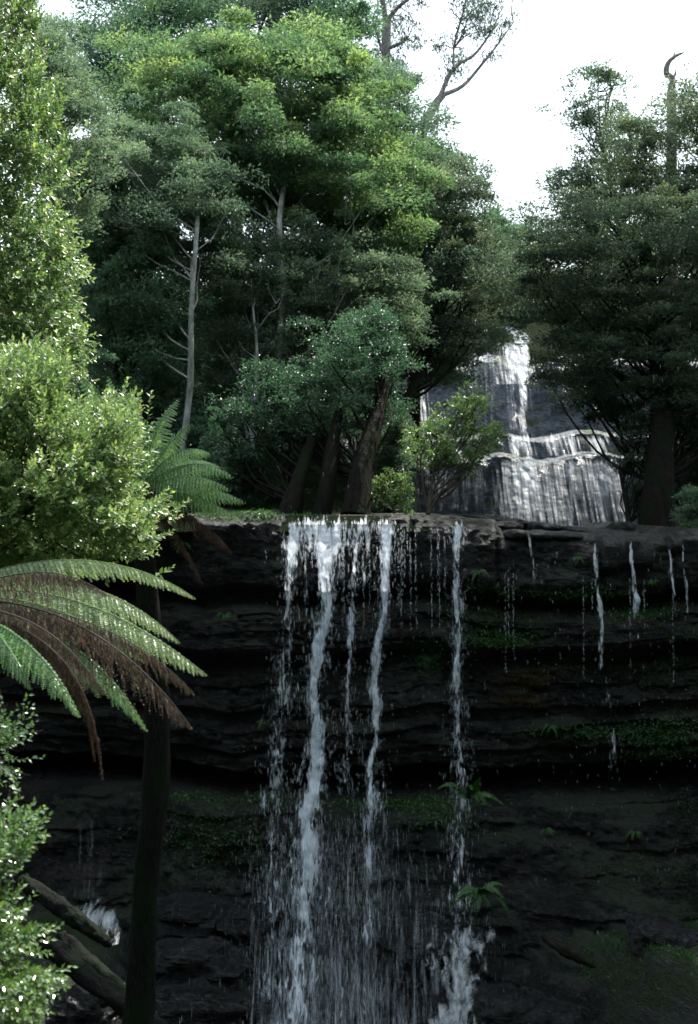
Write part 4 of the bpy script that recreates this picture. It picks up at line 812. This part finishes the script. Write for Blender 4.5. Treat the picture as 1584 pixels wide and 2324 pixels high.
# bank cover
rng = np.random.default_rng(404); n = 42000; x = rng.uniform(1.6, 9, n); y = rng.uniform(19, 29.3, n)
xe = np.interp(y, [18, 23, 27, 30], [7.5, 5.4, 3.2, 2.0]); k = (x > xe-.3) & (fbm(x*.9, y*.9, 0, 4, 7) > -.15); x = x[k]; y = y[k]; n = len(x)
mb = MB(); l = .07*rng.uniform(.5, 1.5, n); leaves(mb, np.stack([x, y, floor_z(x, y)], -1), norm(np.array([0, -.2, .7])+rng.normal(0, .5, (n, 3))), rng.normal(0, 1, (n, 3)), l, l*.3, np.clip(rng.normal(.5, .2, n), 0, 1))
tag(mb.build('grass', M['fern_shade'], smooth=False), 'short dark green ground cover on the lower right bank', 'ground cover', None, 'stuff')

# ------------------------------------------------------------------ fallen logs and boulders
def log(pts, rads, label, seed, mat='bark_log'):
    c = P(*pts[0]); mb = MB(); p = [P(*q) for q in pts]; tube(mb, p, rads, 22, .28, seed=seed, sub=14)
    for e, s_ in ((0, 1), (-1, -1)):                     # broken ends
        d = norm(p[0]-p[1] if e == 0 else p[-1]-p[-2]); tube(mb, [p[e]-d*.02, p[e]+d*.05, p[e]+d*.08], [rads[e]*.95, rads[e]*.6, .01], 16, .3, seed=seed+3, sub=1)
    tag(mb.build('log', M[mat]), label, 'log', 'fallen logs at the lower left')
log([(50, 2000, 24), (130, 2055, 23.6), (200, 2105, 23.2), (245, 2140, 23)], [.13, .14, .12, .08], 'short upper log just before the small foaming cascade', 1)
log([(-40, 2040, 22), (100, 2140, 21.4), (240, 2250, 20.8), (400, 2370, 20.2)], [.15, .15, .14, .14], 'longest log, slanting down to the bottom edge', 2)
log([(140, 2130, 23), (220, 2200, 22.4), (300, 2270, 21.8)], [.13, .13, .1], 'middle log lying just above the longest one', 3)
log([(1235, 2128, 25.6), (1290, 2160, 25.2), (1345, 2190, 24.9)], [.05, .11, .06], 'short rotting mossy log along the edge of the right bank', 5, 'bark_dark')
def boulder(px, py, Y, sx, sy, sz, seed, label, mat='rock_wet'):
    c = P(px, py, Y); n, m = 70, 100; th = np.linspace(0, math.pi, n)[:, None]; ph = np.linspace(0, 2*math.pi, m, endpoint=False)[None]
    V = np.stack([np.sin(th)*np.cos(ph), np.sin(th)*np.sin(ph), np.cos(th)*np.ones_like(ph)], -1)
    V = np.sign(V)*np.abs(V)**.8; r = 1+.30*fbm(V[..., 0]*1.7, V[..., 1]*1.7, V[..., 2]*1.7+seed, 6, seed)
    V = V*r[..., None]*np.array([sx, sy, sz])+c
    mb = MB(); mb.add(V, grid_faces(n, m, True)); tag(mb.build('boulder', M[mat]), label, 'boulder', 'boulders at the foot of the falls')
BO = [(450, 2170, 26.4, 1.0, .9, .40, 'wide wet boulder right of the mossy trunk'), (420, 2075, 27.2, .8, .8, .28, 'flat boulder higher up right of the mossy trunk'), (460, 2290, 25.6, 1.1, .9, .45, 'lowest boulder between the mossy trunk and the broadest fall'),
      (560, 2090, 27, .5, .6, .3, 'small boulder touching the left edge of the spray'), (1040, 2290, 25.5, .55, .6, .42, 'boulder under the foaming cascade'), (1150, 2290, 25.2, .6, .6, .3, 'low pale wet boulder right of the foaming cascade'),
      (980, 2140, 26.5, 1.0, .8, .35, 'broad boulder whose top edge the spray strikes'), (1240, 2310, 24.9, .5, .5, .25, 'small boulder at the bottom edge right of the cascade'), (1500, 2130, 25.5, .55, .6, .35, 'bare earthy boulder on the right bank near the edge'), (200, 2290, 22.5, .6, .6, .3, 'dim boulder under the longest log')]
for i, a in enumerate(BO): boulder(*a[:6], 500+i, a[6])


# unseen tree added just above the picture to keep sun off the lower gorge
rng = np.random.default_rng(900); root = empty('added_shade_tree', (11.5, 28.5, float(floor_z(11.5, 28.5))-.1), 'added unseen tree above the view that shades the lower gorge', 'tree')
ny = 110; cx_ = np.where(np.arange(ny) < 50, rng.uniform(-.5, 10, ny), rng.uniform(9.6, 16, ny)); cy_ = np.where(cx_ > 9.5, rng.uniform(22, 41, ny), rng.uniform(20.5, 34.5, ny)); C = np.stack([cx_, cy_, CZ+.36*cy_+2.6+rng.uniform(0, 3, ny)], -1)
tb = MB(); tp = np.array([root.location[:], (11.2, 28.4, 14), (10.4, 28, 22), (9, 27.5, 25)]); tube(tb, tp, [.5, .4, .3, .2], 12, .1)
for c in C: limb(tb, tp[3], c, .08, .02, rng)
tb.build('trunk', M['bark_dark'], root)
n = 90000; w = rng.integers(0, ny, n); v = norm(rng.normal(0, 1, (n, 3))); O = C[w]+v*(rng.random(n)**.5)[:, None]*np.array([1.5, 1.5, .7])
lb = MB(); leaves(lb, O, rng.normal(0, 1, (n, 3)), norm(v+np.array([0, 0, 1])), .2, .1, rng.random(n)); lb.build('crown', M['leaf_dark'], root, smooth=False)
